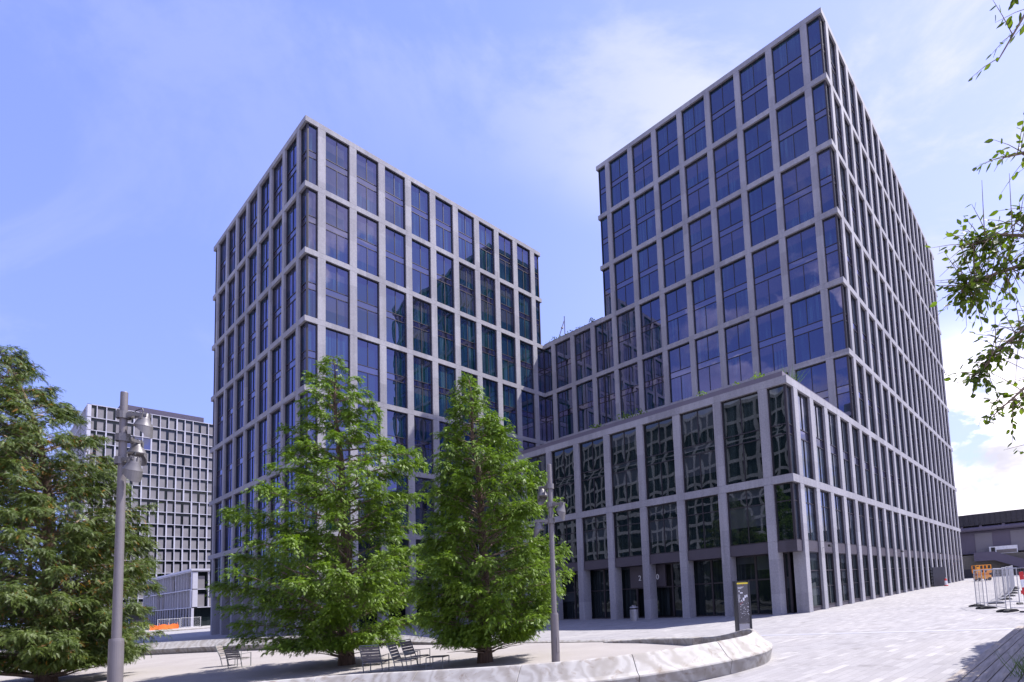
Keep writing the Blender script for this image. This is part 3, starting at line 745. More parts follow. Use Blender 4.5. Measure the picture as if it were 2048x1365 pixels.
def sweep(name, path, prof_fn, label, cat, joint=2.35, mat='marble'):
    """one continuous stone wall: a cross-section carried along the path, with fine open joints"""
    P = [Vector((x, y)) for x, y in path]
    # densify by Catmull-Rom
    Q = []
    for i in range(len(P)-1):
        p0, p1, p2, p3 = P[max(i-1, 0)], P[i], P[i+1], P[min(i+2, len(P)-1)]
        for k in range(6):
            t = k/6; Q.append(.5*((2*p1)+(-p0+p2)*t+(2*p0-5*p1+4*p2-p3)*t*t+(-p0+3*p1-3*p2+p3)*t**3))
    Q.append(P[-1])
    root = thing(name, label, cat, (Q[0].x, Q[0].y, gz(*Q[0]))) 
    org = Vector((Q[0].x, Q[0].y, gz(*Q[0])))
    dist = [0]
    for i in range(1, len(Q)): dist.append(dist[-1]+(Q[i]-Q[i-1]).length)
    segs = []; cur = []; last = 0
    for i in range(len(Q)):
        d = (Q[min(i+1, len(Q)-1)]-Q[max(i-1, 0)]).normalized(); n = Vector((d.y, -d.x))
        sec = []
        for o, z in prof_fn(dist[i]/dist[-1], dist[i]):
            q = Q[i]+n*o; sec.append((q.x-org.x, q.y-org.y, gz(q.x, q.y)+z-org.z))
        cur.append((sec, d))
        if dist[i]-last > joint or i == len(Q)-1:
            segs.append(cur); last = dist[i]; cur = [(sec, d)]
    for sg_ in segs:
        if len(sg_) < 2: continue
        m = MB(); k = len(sg_[0][0]); secs = [list(map(Vector, s_[0])) for s_ in sg_]
        d0, d1 = sg_[0][1], sg_[-1][1]
        secs[0] = [v+Vector((d0.x, d0.y, 0))*.006 for v in secs[0]]; secs[-1] = [v-Vector((d1.x, d1.y, 0))*.006 for v in secs[-1]]
        for s_ in secs: m.v += [tuple(v) for v in s_]
        for i in range(len(secs)-1):
            for j in range(k-1):
                m.f.append((i*k+j, i*k+j+1, (i+1)*k+j+1, (i+1)*k+j)); m.mi.append(0); m.uv += [(0, 0)]*4
        m.f.append(tuple(range(k))[::-1]); m.mi.append(0); m.uv += [(0, 0)]*k
        b = (len(secs)-1)*k; m.f.append(tuple(range(b, b+k))); m.mi.append(0); m.uv += [(0, 0)]*k
        o = m.build('stone_block', M[mat], root)
        bevel(o, .006, 1)
    return root
def prof_near(t, s):
    f = 1.0 if t < .86 else max(0.0, 1-(t-.86)/.14); f = f*f*(3-2*f)
    h = .32+.46*f; lip = .16+.22*f; w = .34+.18*f
    return [(0, -.3), (0, h-.05), (.02, h-.012), (.06, h), (.12, h-.012), (.16, h-.05), (w-.08, lip+.05), (w, lip+.005), (w+.05, lip-.01), (w+.07, lip-.05), (w+.05, lip-.11), (w-.02, .0), (w-.02, -.3)]
sweep('stone_wall', near, prof_near, 'curved veined marble seat wall sweeping along the near edge of the gravel court', 'stone wall')
def prof_limb(t, s):
    h = .06+.26*t**.8
    return [(0, -.3), (0, h-.03), (.03, h), (.40, h), (.44, h-.04), (.44, -.3)]
sweep('stone_wall', [(-26.75, 3.4), (-26.85, 2.2)]+limb+[(-27.88, -2.46)], prof_limb, 'low brown-stained stone edging closing the court behind the tip of the seat wall', 'stone wall')
def prof_far(t, s):
    # faces the court: path runs away from the viewer, the court lies on its left
    f = min(1.0, max(0.0, (s-8)/13.0)); f = f*f*(3-2*f)
    h = .10+.68*f; lip = .05+.33*f; w = .1+.42*f
    return [(w+.12, -.3), (w+.12, h-.04), (w+.06, h), (w, h-.01), (w-.04, h-.05), (.05, lip+.03), (-.03, lip), (-.05, lip-.04*f-.01), (.03, .0), (.03, -.3)][::-1]
def prof_far2(t, s): return [(o, z) for o, z in prof_far(t, s)]
sweep('stone_wall', far, prof_far2, 'striped pale stone seat wall along the far left edge of the gravel court', 'stone wall')

# ================================================================== trees
class Leaves:
    """many small faces placed with numpy; template triangles are carried by frames"""
    def __init__(s): s.V = []; s.mi = []
    def add(s, tmpl, pos, X, Y, scale, mi=0):
        Z = np.cross(X, Y); v = (tmpl[None, :, :, 0:1]*X[:, None, None, :]+tmpl[None, :, :, 1:2]*Y[:, None, None, :]+tmpl[None, :, :, 2:3]*Z[:, None, None, :])*scale[:, None, None, None]+pos[:, None, None, :]
        s.V.append(v.reshape(-1, tmpl.shape[1], 3)); s.mi.append(np.full(len(pos)*len(tmpl), mi) if np.isscalar(mi) else np.repeat(mi, len(tmpl)))
    def build(s, name, mats, parent, org):
        V = np.concatenate(s.V); k = V.shape[1]; n = len(V); V = (V.reshape(-1, 3)-np.array(org)).astype(np.float32)
        me = bpy.data.meshes.new(name); me.vertices.add(n*k); me.vertices.foreach_set('co', V.ravel())
        me.loops.add(n*k); me.loops.foreach_set('vertex_index', np.arange(n*k, dtype=np.int32))
        me.polygons.add(n); me.polygons.foreach_set('loop_start', np.arange(0, n*k, k, dtype=np.int32))
        for m in mats: me.materials.append(m)
        me.polygons.foreach_set('material_index', np.concatenate(s.mi).astype(np.int32))
        me.update(calc_edges=True); return link(name, me, parent)
def unit(a): return a/np.maximum(1e-9, np.linalg.norm(a, axis=-1, keepdims=True))
def frond(pairs=6, L_=1.0, w=.15, l=.36, droop=.22):
    T = []
    for i in range(pairs):
        t = .1+.85*i/pairs; ll = l*(1-.55*t)*(.6+.4*min(1, t*4))
        for sgn in (1, -1):
            b0 = np.array([t*L_, 0, -droop*t*t]); tip = b0+np.array([ll*.55, sgn*ll, -.12*ll])
            q = np.array([w, 0, -droop*.1]); T.append([b0-q*.5, b0+q*.5, tip])
    T.append([[.85*L_, -.03, -droop*.72], [.85*L_, .03, -droop*.72], [1.15*L_, 0, -droop*1.25]])
    return np.array(T, dtype=float)
LAT = Vector((F.x, F.y, 0)).normalized(); LATR = np.array([LAT.y, -LAT.x])
def conifer(label, base, rows, r0, seed, nbr, per, fl, mats, trunk_pts=None, dead=0.0, fr=None, group=None, topz=None, depth_k=.9, lumps=.25, innerk=.25):
    rg = np.random.default_rng(seed); base = Vector(base)
    root = thing('deciduous_conifer', label, 'tree', base, group=group)
    rows = sorted(rows); zs = np.array([r[0] for r in rows]); rl = np.array([r[1] for r in rows]); rr_ = np.array([r[2] for r in rows])
    H_ = zs[-1]
    tp = trunk_pts or [(0, 0, 0), (.03, 0, H_*.3), (rl[-1]*.5+rr_[-1]*.5, 0, H_*.97)]
    def trunk_at(z):
        for (a, _, z0), (b, _, z1) in zip(tp, tp[1:]):
            if z <= z1: return a+(b-a)*(z-z0)/max(1e-6, z1-z0)
        return tp[-1][0]
    t = MB(); n = 14; pts = []; rad = []
    for i in range(n+1):
        z = H_*.985*i/n; x = trunk_at(z)
        pts.append((x*LATR[0]+.05*math.sin(i*1.3+seed), x*LATR[1]+.05*math.cos(i*1.7), z)); rad.append(r0*(1-i/n)**.9*(1.35 if i == 0 else 1)+.012)
    pts[0] = (pts[0][0], pts[0][1], -.25); t.tube(pts, rad, 12)
    t.build('trunk', M['bark'], root, smooth=True)
    fr = frond() if fr is None else fr
    lv = Leaves(); lb = MB()
    bias = [(rg.uniform(0, 2*np.pi), rg.uniform(.2, H_), rg.uniform(.6, 1.0)) for _ in range(7)]
    for b in range(nbr):
        u = (b+rg.uniform(0, 1))/nbr; z = zs[0]*.6+(H_-zs[0]*.6)*u**1.18
        z = float(np.clip(z, .35, H_*.985)); phi = b*2.399963+rg.normal(0, .6)
        c = math.cos(phi); l_ = -np.interp(z, zs, rl); r_ = np.interp(z, zs, rr_); tx = trunk_at(z); l_ += tx; r_ -= tx
        mean = (max(.1, l_)+max(.1, r_))/2
        rad_ = abs(c)*(r_ if c > 0 else l_)+(1-abs(c))*mean*depth_k
        rad_ = max(.12, rad_)*rg.uniform(1-lumps, 1.06)
        dirh = np.array([c*LATR[0]-math.sin(phi)*LATR[1], c*LATR[1]+math.sin(phi)*LATR[0]])
        rise = rg.uniform(.05, .62)*rad_*(.6 if z < H_*.25 else 1); z0 = max(.3, z-rise)
        P = []
        for k in range(7):
            s_ = k/6; w_ = rg.normal(0, .03*rad_, 2)*(s_ > 0)
            P.append(np.array([tx*LATR[0]+dirh[0]*rad_*s_+w_[0], tx*LATR[1]+dirh[1]*rad_*s_+w_[1], z0+rise*(1.35*s_-.35*s_**3)]))
        P = np.array(P); br = max(.010, .020*rad_**.8+.006)
        lb.tube([tuple(p) for p in P], [br*(1-.88*k/6) for k in range(7)], 5, cap=False)
        nt_ = int(per*(rad_/2.2)**1.15)+4
        s_ = rg.beta(1.6, 1.0, nt_)*.85+.17; idx = s_*5.99; i0 = np.minimum(idx.astype(int), 5); f_ = (idx-i0)[:, None]
        pb = P[i0]*(1-f_)+P[i0+1]*f_
        side = np.array([-dirh[1], dirh[0], 0]); sg_ = rg.choice([-1, 1], nt_)
        tl = (.28*rad_*(1.12-s_)+.24)*rg.uniform(.45, 1.45, nt_)
        tdir = unit(np.array([dirh[0], dirh[1], 0])*rg.uniform(.35, 1.0, nt_)[:, None]+side*(sg_*rg.uniform(.25, 1.0, nt_))[:, None]+np.array([0, 0, 1])*rg.normal(.18, .42, nt_)[:, None])
        K = 9; q = np.tile(np.linspace(.12, 1.0, K), nt_); rep = lambda A_: np.repeat(A_, K, axis=0)
        m_ = nt_*K; TL = rep(tl)
        pos = rep(pb)+rep(tdir)*(TL*q)[:, None]; pos[:, 2] += .06-.36*TL*q*q+rg.normal(0, .025, m_)
        pos[:, :2] += rg.normal(0, .03, (m_, 2))
        lowz = .72+.5*rg.uniform(0, 1, m_)**2; pos[:, 2] = np.where(pos[:, 2] < lowz, lowz+rg.uniform(0, .15, m_), pos[:, 2])
        sd = unit(np.cross(rep(tdir), [0, 0, 1])); alt = np.where(np.arange(m_) % 2, 1, -1)
        X = unit(rep(tdir)*.75+sd*(alt*rg.uniform(.1, .95, m_))[:, None]+np.array([0, 0, 1])*(-.15-.5*q+rg.normal(0, .22, m_))[:, None])
        up = unit(np.array([0, 0, 1.0])+rg.normal(0, .42, (m_, 3))); Y = unit(np.cross(up, X)); s_ = rep(s_)
        mi = np.where((rg.uniform(0, 1, m_) < dead*2.2*(1-s_)), 1, 0)
        lv.add(fr, pos+np.array(base), X, Y, fl*rg.uniform(.65, 1.25, m_)*(.75+.25*min(1, rad_)), mi)
    lv.build('crown', mats, root, base)
    lb.build('branches', M['limb'], root, smooth=True)
    return root

t2rows = [(10.82, -.44, -.40), (10.3, -.75, -.1), (9.88, -1.0, .11), (8.89, -1.15, .93), (7.91, -1.45, 1.57), (6.94, -1.65, 2.19), (5.99, -1.8, 2.44), (5.05, -2.06, 2.65), (4.11, -2.16, 2.93), (3.18, -2.32, 3.23), (2.26, -2.19, 3.05), (1.54, -2.2, 2.75), (.84, -1.85, 1.63)]
t1rows = [(13.49, -0.54, -0.47), (12.62, -1.22, 0.28), (11.49, -1.87, 1.15), (10.37, -1.77, 1.12), (9.93, -2.67, 1.4), (9.23, -2.67, 2.7), (8.1, -2.14, 3.18), (7.3, -4.2, 3.17), (6.64, -4.02, 3.16), (5.76, -3.61, 3.05), (4.93, -4.81, 3.53), (3.86, -4.89, 3.52), (2.79, -4.51, 3.51), (1.74, -4.23, 3.1), (0.95, -3.02, 2.69)]
t0rows = [(14.65, -3.9, -2.23), (13.31, -4.35, -1.63), (12.18, -4.72, -0.6), (11.08, -5.08, -0.08), (9.97, -5.45, 0.98), (8.89, -5.81, 1.45), (7.8, -5.95, 1.95), (6.72, -6.09, 2.3), (5.65, -6.23, 2.7), (3.97, -6.33, 3.3), (2.54, -6.24, 2.8), (1.51, -5.96, 2.7), (0.6, -5.05, 2.2)]
conifer('taller feathery green tree with wide spreading limbs in the gravel court, left of the pair', (-34.38, 11.33, gz(-34.4, 11.3)), t1rows, .25, 21, 200, 42, .15, [M['leafA'], M['deadleaf']], [(0, 0, 0), (0, 0, 5), (-.35, 0, 10), (-.54, 0, 13.4)], dead=.0, lumps=.46)
conifer('dense conical green tree with a slender tip beside the thin right lamp post', (-32.71, 3.89, gz(-32.7, 3.9)), t2rows, .22, 22, 260, 42, .135, [M['leafA'], M['deadleaf']], [(0, 0, 0), (0, 0, 5), (-.42, 0, 10.7)], dead=.0, lumps=.28)
conifer('big dull green tree with withered orange twigs filling the left edge', (-41.8, 20.66, gz(-41.8, 20.7)), t0rows, .26, 23, 280, 42, .21, [M['leafB'], M['deadleaf']], [(0, 0, 0), (-.1, 0, 6), (-.8, 0, 10.8), (-2.7, 0, 14.5)], dead=.07, fr=frond(7, 1.0, .09, .26, .35), lumps=.3)

def broad_leaf():
    n = 6; pts = [(0, 0), (.22, .22), (.52, .30), (.82, .17), (1.05, 0)]
    T = []
    for i in range(len(pts)-1):
        (x0, y0), (x1, y1) = pts[i], pts[i+1]
        for s_ in (1, -1): T.append([[x0, 0, -.12*x0], [x1, 0, -.12*x1], [x1, s_*y1, .04-.12*x1]]); T.append([[x0, 0, -.12*x0], [x1, s_*y1, .04-.12*x1], [x0, s_*y0, .04*(y0 > 0)-.12*x0]])
    return np.array(T, dtype=float)
def overhang():
    rg = np.random.default_rng(5)
    root = thing('overhanging_tree', 'broad-leaved tree reaching into the picture from the right with hanging twigs', 'tree', (-36.2, -15.4, gz(-36, -15)))
    org = Vector((-36.2, -15.4, gz(-36, -15)))
    t = MB(); t.tube([(0, 0, -.2), (.1, .1, 2.5), (-.2, .3, 5), (-.1, .5, 8.5), (.2, .4, 10.5)], [.2, .17, .14, .1, .05], 10); t.build('trunk', M['bark'], root, smooth=True)
    # main limbs (world coordinates) and drooping twigs
    limbs = [[(-36.4, -15.0, 4.6), (-36.9, -14.2, 5.3), (-37.3, -13.5, 5.45), (-37.6, -13.1, 5.3), (-37.7, -12.98, 5.2)],
             [(-36.4, -15.0, 5.0), (-36.9, -14.1, 5.75), (-37.4, -13.35, 5.85), (-37.62, -13.1, 5.72)],
             [(-36.3, -15.0, 4.2), (-36.8, -14.2, 4.9), (-37.2, -13.6, 4.8), (-37.5, -13.2, 4.45), (-37.6, -13.06, 4.2)],
             [(-36.3, -15.0, 3.6), (-36.9, -14.1, 4.3), (-37.2, -13.5, 4.1), (-37.42, -13.15, 3.78)],
             [(-36.2, -15.0, 6.0), (-36.8, -14.2, 6.7), (-37.2, -13.7, 6.8), (-37.45, -13.5, 6.68)],
             [(-36.2, -15.0, 7.6), (-36.9, -14.3, 8.6), (-37.3, -13.9, 8.4), (-37.55, -13.55, 7.75)],
             [(-36.2, -15.0, 8.0), (-36.9, -14.4, 9.0), (-37.2, -14.0, 8.9), (-37.5, -13.8, 8.6)],
             [(-36.3, -15.0, 3.2), (-36.9, -14.2, 3.7), (-37.2, -13.7, 3.4), (-37.25, -13.55, 2.9)],
             [(-36.3, -15.0, 5.6), (-36.8, -14.3, 6.2), (-37.2, -13.7, 6.1), (-37.35, -13.5, 5.9)]]
    dens = [310, 210, 210, 110, 60, 26, 40, 60, 90]
    lb = MB(); lv = Leaves(); tm = broad_leaf()
    for li, (P, nn) in enumerate(zip(limbs, dens)):
        P = np.array(P); lb.tube([tuple(Vector(p)-org) for p in P], [.035*(1-.8*k/(len(P)-1)) for k in range(len(P))], 5, cap=False)
        for q in range(nn//3+2):
            s_ = rg.uniform(.35, 1.0)*(len(P)-1); i = min(int(s_), len(P)-2); p = P[i]*(1-(s_-i))+P[i+1]*(s_-i)
            d = unit((P[-1]-P[-2])*.6+rg.normal(0, .42, 3)*np.array([1, 1, 1.1])-np.array([0, 0, .08])); L_ = rg.uniform(.15, .62)*(1.3-.6*s_/(len(P)-1))
            if q % 7 == 0: L_ *= 1.5
            e = p+d*L_; mid = (p+e)/2+np.array([0, 0, .02])
            lb.tube([tuple(Vector(p)-org), tuple(Vector(mid)-org), tuple(Vector(e)-org)], [.006, .004, .002], 4, cap=False)
            if q % 7 == 0: continue
            m_ = rg.integers(4, 8); u = np.linspace(.15, 1, m_)[:, None]; pos = p+(e-p)*u
            side = unit(np.cross(d, [0, 0, 1])); X = unit(d*.7+side*(np.where(np.arange(m_) % 2, 1, -1)*.7)[:, None]+rg.normal(0, .3, (m_, 3))-np.array([0, 0, .25]))
            Y = unit(np.cross(unit(np.array([-.55, .1, .75])+rg.normal(0, .6, (m_, 3))), X))
            lv.add(tm, pos, X, Y, rg.uniform(.06, .105, m_), (rg.uniform(0, 1, m_) < .05).astype(int))
    # upper crown out to the right, shading the deck
    n = 14000; c = np.array([[-31.4, -14.75, 5.6], [-29.4, -14.5, 5.6], [-27.3, -14.4, 5.8], [-25.0, -14.4, 6.0]]); k = rg.integers(0, 4, n)
    pos = c[k]+unit(rg.normal(0, 1, (n, 3)))*(rg.uniform(0, 1, n)**.4)[:, None]*np.array([1.6, 1.0, 1.0])
    X = unit(rg.normal(0, 1, (n, 3))); Y = unit(np.cross(unit(np.array([0, 0, 1.])+rg.normal(0, .6, (n, 3))), X))
    lv.add(tm, pos, X, Y, rg.uniform(.11, .17, n), 0)
    for cc in c: lb.tube([(0, .3, 5), tuple((Vector(cc)-org)*.5+Vector((0, 0, 3))), tuple(Vector(cc)-org)], [.09, .06, .03], 6, cap=False)
    lv.build('crown', [M['leafC'], M['leafA']], root, org); lb.build('branches', M['limb'], root)
overhang()

def tuft(name, label, loc, h, w, n, seed, cat='plant', mat='grass', group=None, broad=False):
    rg = np.random.default_rng(seed); root = thing(name, label, cat, loc, group=group); lv = Leaves()
    if broad:
        pos = np.array(loc)+unit(rg.normal(0, 1, (n, 3)))*rg.uniform(.1, 1, n)[:, None]*np.array([w, w, h*.5])+np.array([0, 0, h*.5])
        X = unit(rg.normal(0, 1, (n, 3))+np.array([0, 0, .4])); Y = unit(np.cross(unit(np.array([0, 0, 1.])+rg.normal(0, .6, (n, 3))), X))
        lv.add(broad_leaf(), pos, X, Y, rg.uniform(.10, .20, n), 0)
    else:
        tm = np.array([[[0, -.012, 0], [0, .012, 0], [.5, .009, 0]], [[0, -.012, 0], [.5, .009, 0], [.5, -.009, 0]], [[.5, -.009, 0], [.5, .009, 0], [1, 0, -.12]]], float)
        pos = np.array(loc)+np.stack([rg.normal(0, w*.35, n), rg.normal(0, w*.35, n), np.zeros(n)], 1)
        X = unit(np.stack([rg.normal(0, .45, n), rg.normal(0, .45, n), np.ones(n)], 1)); Y = unit(np.cross(rg.normal(0, 1, (n, 3)), X))
        lv.add(tm, pos, X, Y, h*rg.uniform(.5, 1.1, n), 0)
    lv.build('leaves', [M[mat]], root, loc); return root
Z1 = LV[1]+.25
ROOFP = [(XP+1.1, 17.9, 1.0, .8, 'bushy green plant on the low block roof, farthest left near the inner corner'), (XP+1.1, 14.6, 1.3, 1.1, 'green plant above the roof edge below the middle of the connecting windows'),
         (XP+1.1, 13.0, .9, .7, 'small green plant next to a bigger one on the low block roof'), (XP+1.3, 2.6, 1.0, .7, 'bright green bush on the roof near the sharp corner of the low block'),
         (XP+1.3, 4.2, .7, .7, 'low leafy sprawl on the roof left of the bright corner bush'), (XP+1.1, 7.2, .8, .5, 'thin dark plant on the low block roof in front of the lit office windows')]
for i, (x, y, h, w, lb_) in enumerate(ROOFP): tuft('roof_plant', lb_, (x, y, Z1), h, w, 150, 40+i, broad=True, mat='leafA', group='plants on the roof of the low block')
tuft('roof_grass', 'tall pale grass rising behind the sunlit roof edge at the block corner', (XP+3.2, 1.2, Z1), 1.7, .5, 90, 61, 'grass', 'grass')
for i, y in enumerate([AY-.5, AY-1.6, AY-2.7, AY-3.9, AY-5.0, AY-6.1, AY-7.2, AY-8.3]):
    tuft('roof_plant', ['ragged green plant touching the left tower on the wing roof', 'second roof plant from the left tower on the wing', 'green tuft at the foot of the roof mast', 'plant just right of the roof mast on the wing', 'middle green tuft along the wing roof edge', 'sparse dark tuft right of the middle on the wing roof', 'second roof plant from the right tower on the wing', 'dark plant touching the right tower on the wing roof'][i],
         (.75, y, LV[4]), [.75, .9, .7, .8, .6, .65, .5, 1.2][i], .62, 130, 70+i, broad=True, mat='leafC', group='plants along the wing roof')
mr = thing('roof_mast', 'thin mast with a slanting stay on the wing roof against the sky', 'mast', (1.4, AY-2.6, LV[4]))
m = MB(); m.tube([(0, 0, 0), (0, 0, 3.6)], .05, 6); m.build('pole', M['orangenet'] if False else M['purple'], mr)
m = MB(); m.tube([(0, 1.7, .2), (0, .08, 3.0)], .06, 6); m.box(-.1, .1, .3, .6, 2.1, 2.3); m.build('stay', M['lightframe'], mr)

# ================================================================== lamp posts
def floodlight(parent, z, ang, tilt=0.25, arm=.34):
    """bell-shaped floodlight with a curved visor on a clamp arm"""
    T0 = Matrix.Rotation(ang, 4, 'Z'); K = Matrix.Scale(.76, 4)
    root = MB(); root.lathe([(.135, -.09), (.135, .09)], (0, 0, z), 14); root.box(.09, .22, -.05, .05, z-.05, z+.05, T=T0 if False else None) if False else None
    for s_ in (-.075, .075):
        root.box(.10, arm+.16, s_-.012, s_+.012, z-.035, z+.035, T=T0)
    root.box(.10, .2, -.075, .075, z-.06, z+.06, T=T0)
    o = root.build('bracket', M['lamp_metal'], parent)
    Th = T0 @ Matrix.Translation((arm+.08, 0, z-.05)) @ Matrix.Rotation(tilt, 4, 'Y') @ K
    h = MB()
    h.lathe([(.0, .14), (.09, .135), (.115, .12), (.12, .0), (.135, -.02), (.14, -.05), (.20, -.20), (.225, -.27), (.235, -.29), (.235, -.32), (.20, -.33), (.0, -.325)], T=Th, n=22)
    for k in range(8):
        a = k*math.pi/4; h.box(.115*math.cos(a)-.012, .115*math.cos(a)+.012, .115*math.sin(a)-.012, .115*math.sin(a)+.012, .0, .16, T=Th)
    h.box(-.03, .03, .13, .17, -.08, .05, T=Th); h.box(-.03, .03, -.17, -.13, -.08, .05, T=Th)
    head = h.build('floodlight', M['lamp_metal'], parent, smooth=True)
    v = MB(); n = 14; prof = []
    for q in range(2):
        rad = .235-.012*q
        for j in range(2):
            for k in range(n+1):
                a = -math.pi*.56+math.pi*1.12*k/n; ln = .30*max(0, math.cos(a*.86))+.05
                v.v.append(tuple(Th @ Vector((rad*math.cos(a)*(1.0+.10*j), rad*math.sin(a), -.31-ln*j))))
    for q in range(2):
        b = q*2*(n+1)
        for k in range(n):
            f_ = (b+k, b+k+1, b+n+1+k+1, b+n+1+k); v.f.append(f_ if q == 0 else f_[::-1]); v.mi.append(0); v.uv += [(0, 0)]*4
    for k in range(n):
        a_ = n+1+k; b_ = 3*(n+1)+k; v.f.append((a_, a_+1, b_+1, b_)); v.mi.append(0); v.uv += [(0, 0)]*4
    v.build('visor', M['lamp_metal'], head)
    c = MB(); pts = [T0 @ Vector(p) for p in ((.12, .05, z+.02), (.2, .09, z+.16), (.34, .06, z+.2), (arm+.04, .03, z+.1))]; c.tube(pts, .011, 5, cap=False); c.build('cable', M['dark'], head)
def lamp_post(loc, label, H_, specs, sleeve=1.75):
    root = thing('lamp_post', label, 'lamp post', loc, group=None)
    m = MB(); m.lathe([(0.001, sleeve-.02), (.088, sleeve-.02), (.070, H_-.01), (.066, H_), (0.001, H_)], n=24); m.build('pole', M['grey_metal'], root, smooth=False)
    m = MB(); m.lathe([(.14, -.3), (.132, sleeve-.06), (.125, sleeve), (.085, sleeve+.005)], n=24); m.box(-.055, .055, -.145, -.12, .35, .85); m.build('sleeve', M['grey_metal'], root)
    for z, a, t in specs: floodlight(root, z, a, t)
    return root
aR = math.atan2(LATR[1], LATR[0])
lamp_post((-41.95, 4.72, gz(-42, 4.7)), 'large near lamp post with three cast floodlights, in front of the distant tower', 8.0, [(7.42, aR+.25, .1), (6.85, aR+1.75, .0), (6.28, aR-.25, .25)], 2.0)
lamp_post((-32.28, .57, gz(-32, .6)), 'thinner lamp post with three floodlights standing right of the conical tree', 6.75, [(5.98, aR+math.pi-.6, .1), (5.35, aR-.2, .28), (4.78, aR+math.pi+.2, .05)], 1.65)

# ================================================================== street furniture
# information pillar
py_ = thing('information_pillar', 'dark map pillar with a yellow top stripe standing behind the wall tip', 'information pillar', (-25.9, -3.03, gz(-25.9, -3)), math.atan2(-.62, -.78)+math.pi/2+.22)
m = MB(); m.box(-.30, -.235, -.16, .16, -.1, 2.27); m.box(.235, .30, -.16, .16, -.1, 2.27); m.box(-.235, .235, -.10, .16, 2.20, 2.26); bevel(m.build('side_panels', M['dark'], py_), .006)
m = MB(); m.box(-.235, .235, -.13, .13, .62, 2.14); m.build('map_panel', M['screen'], py_)
m = MB(); m.box(-.235, .235, -.10, .10, -.1, .60); m.build('base_panel', M['binmetal'], py_)
m = MB(); m.box(-.235, .235, -.145, -.10, 2.14, 2.20); m.build('yellow_stripe', M['yellow'], py_)
m = MB(); r_ = random.Random(3)
for x, z, w, h in ((-.15, 1.87, .05, .05), (-.06, 1.80, .11, .045), (.16, 1.67, .05, .09), (.09, 1.65, .06, .10), (.02, 1.55, .07, .12), (-.07, 1.50, .04, .05)): m.box(x-w/2, x+w/2, -.137, -.131, z-h/2, z+h/2)
for i in range(9): m.box(-.21, -.21+r_.uniform(.06, .12), -.137, -.131, 1.72-i*.035, 1.732-i*.035)
for i in range(3): m.box(-.2, .05-.05*i, -.137, -.131, 2.02-i*.03, 2.034-i*.03)
for i in range(40):
    x = r_.uniform(-.15, .2); z = r_.uniform(.75, 1.45); m.box(x, x+r_.uniform(.01, .05), -.136, -.131, z, z+r_.uniform(.006, .02))
m.build('map_print', M['white'], py_)
m = MB()
for x, z, w in ((-.06, 1.42, .03), (-.14, 1.36, .05), (.0, 2.09, .03)): m.box(x, x+w, -.138, -.131, z, z+.02)
m.build('red_marks', M['red'], py_)
# litter bin
bn = thing('litter_bin', 'grey round litter bin standing before the entrance pier', 'litter bin', (-14.55, 12.75, gz(-14.5, 12.7)))
m = MB(); m.lathe([(0.001, -.05), (.31, -.05), (.31, .80), (.30, .82)], n=24); m.build('drum', M['binmetal'], bn)
m = MB(); m.lathe([(.27, .80), (.27, .95)], n=24); m.build('opening', M['dark'], bn)
m = MB(); m.lathe([(.31, .93), (.32, .96), (.30, 1.02), (.001, 1.05)], n=24); m.box(-.1, .1, -.1, .1, 1.04, 1.13); m.build('lid', M['binmetal'], bn)
# slatted metal chairs
def chair(label, loc, rz, lounge=False, group='slatted chairs in the gravel court'):
    root = thing('slatted_chair', label, 'chair', loc, rz, group)
    w, d, sh = .62, .58, .42
    fm = MB()
    for x in (-w/2, w/2):
        fm.tube([(x, -d/2, 0), (x, -d/2, .64), (x, d/2+.02, .62)], .017, 6); fm.tube([(x, d/2-.1, 0), (x, d/2-.02, sh), (x, d/2+.20, 1.02)], .017, 6)
        fm.tube([(x, -d/2, .02), (x, d/2-.1, .02)], .014, 6); fm.tube([(x, -d/2, sh-.02), (x, d/2, sh-.05)], .014, 6)
    fm.tube([(-w/2, -d/2, sh-.03), (w/2, -d/2, sh-.03)], .014, 6); fm.tube([(-w/2, d/2+.20, 1.02), (w/2, d/2+.20, 1.02)], .017, 6)
    fm.build('frame', M['chairmetal'], root)
    s_ = MB()
    for k in range(6): y = -d/2+.04+k*.093; s_.box(-w/2+.02, w/2-.02, y, y+.072, sh-.005-k*.004, sh+.017-k*.004)
    s_.build('seat', M['slat'], root)
    b = MB()
    for k in range(5):
        t0 = .10+.17*k; y = d/2-.02+.22*t0; z = sh+.6*t0; T = Matrix.Translation((0, y, z)) @ Matrix.Rotation(-.35, 4, 'X'); b.box(-w/2+.02, w/2-.02, -.012, .012, 0, .085, T=T)
    b.build('backrest', M['slat'], root)
    return root
ch = chair('dark slatted chair seen from behind at the left of the court', (-36.45, 17.3, gz(-36.4, 17.3)), aR+math.pi)
copy_thing(ch, (-36.35, 18.9, gz(-36.4, 18.9)), aR+1.9, 'dark slatted chair turned sideways just left of the one seen from behind')
copy_thing(ch, (-35.42, 6.35, gz(-35.4, 6.3)), aR+math.pi+.1, 'slatted chair showing its back, nearest the trunk of the spreading tree')
copy_thing(ch, (-34.88, 5.35, gz(-34.9, 5.3)), aR+math.pi/2+.12, 'grey slatted chair seen from its side, closest to the marble wall')
copy_thing(ch, (-34.1, 6.05, gz(-34, 6.05)), aR+math.pi/2-.1, 'side-on slatted chair between the tree trunks, partly behind another chair')
0 and copy_thing(ch, (-30.6, 13.6, gz(-30, 13.6)), aR+.3, 'slatted chair half hidden under the foliage behind the spreading tree')
st = thing('slatted_stool', 'low slatted footstool with pale steel legs at the right of the chairs', 'stool', (-34.05, 4.75, gz(-34, 4.7)), aR)
m = MB(); 
for k in range(6): m.box(-.30+k*.1, -.22+k*.1, -.25, .25, .40, .425)
m.build('seat', M['slat'], st)
m = MB()
for x in (-.3, .28):
    m.tube([(x, -.25, 0), (x, -.25, .40), (x, .25, .40), (x, .25, 0)], .017, 6)
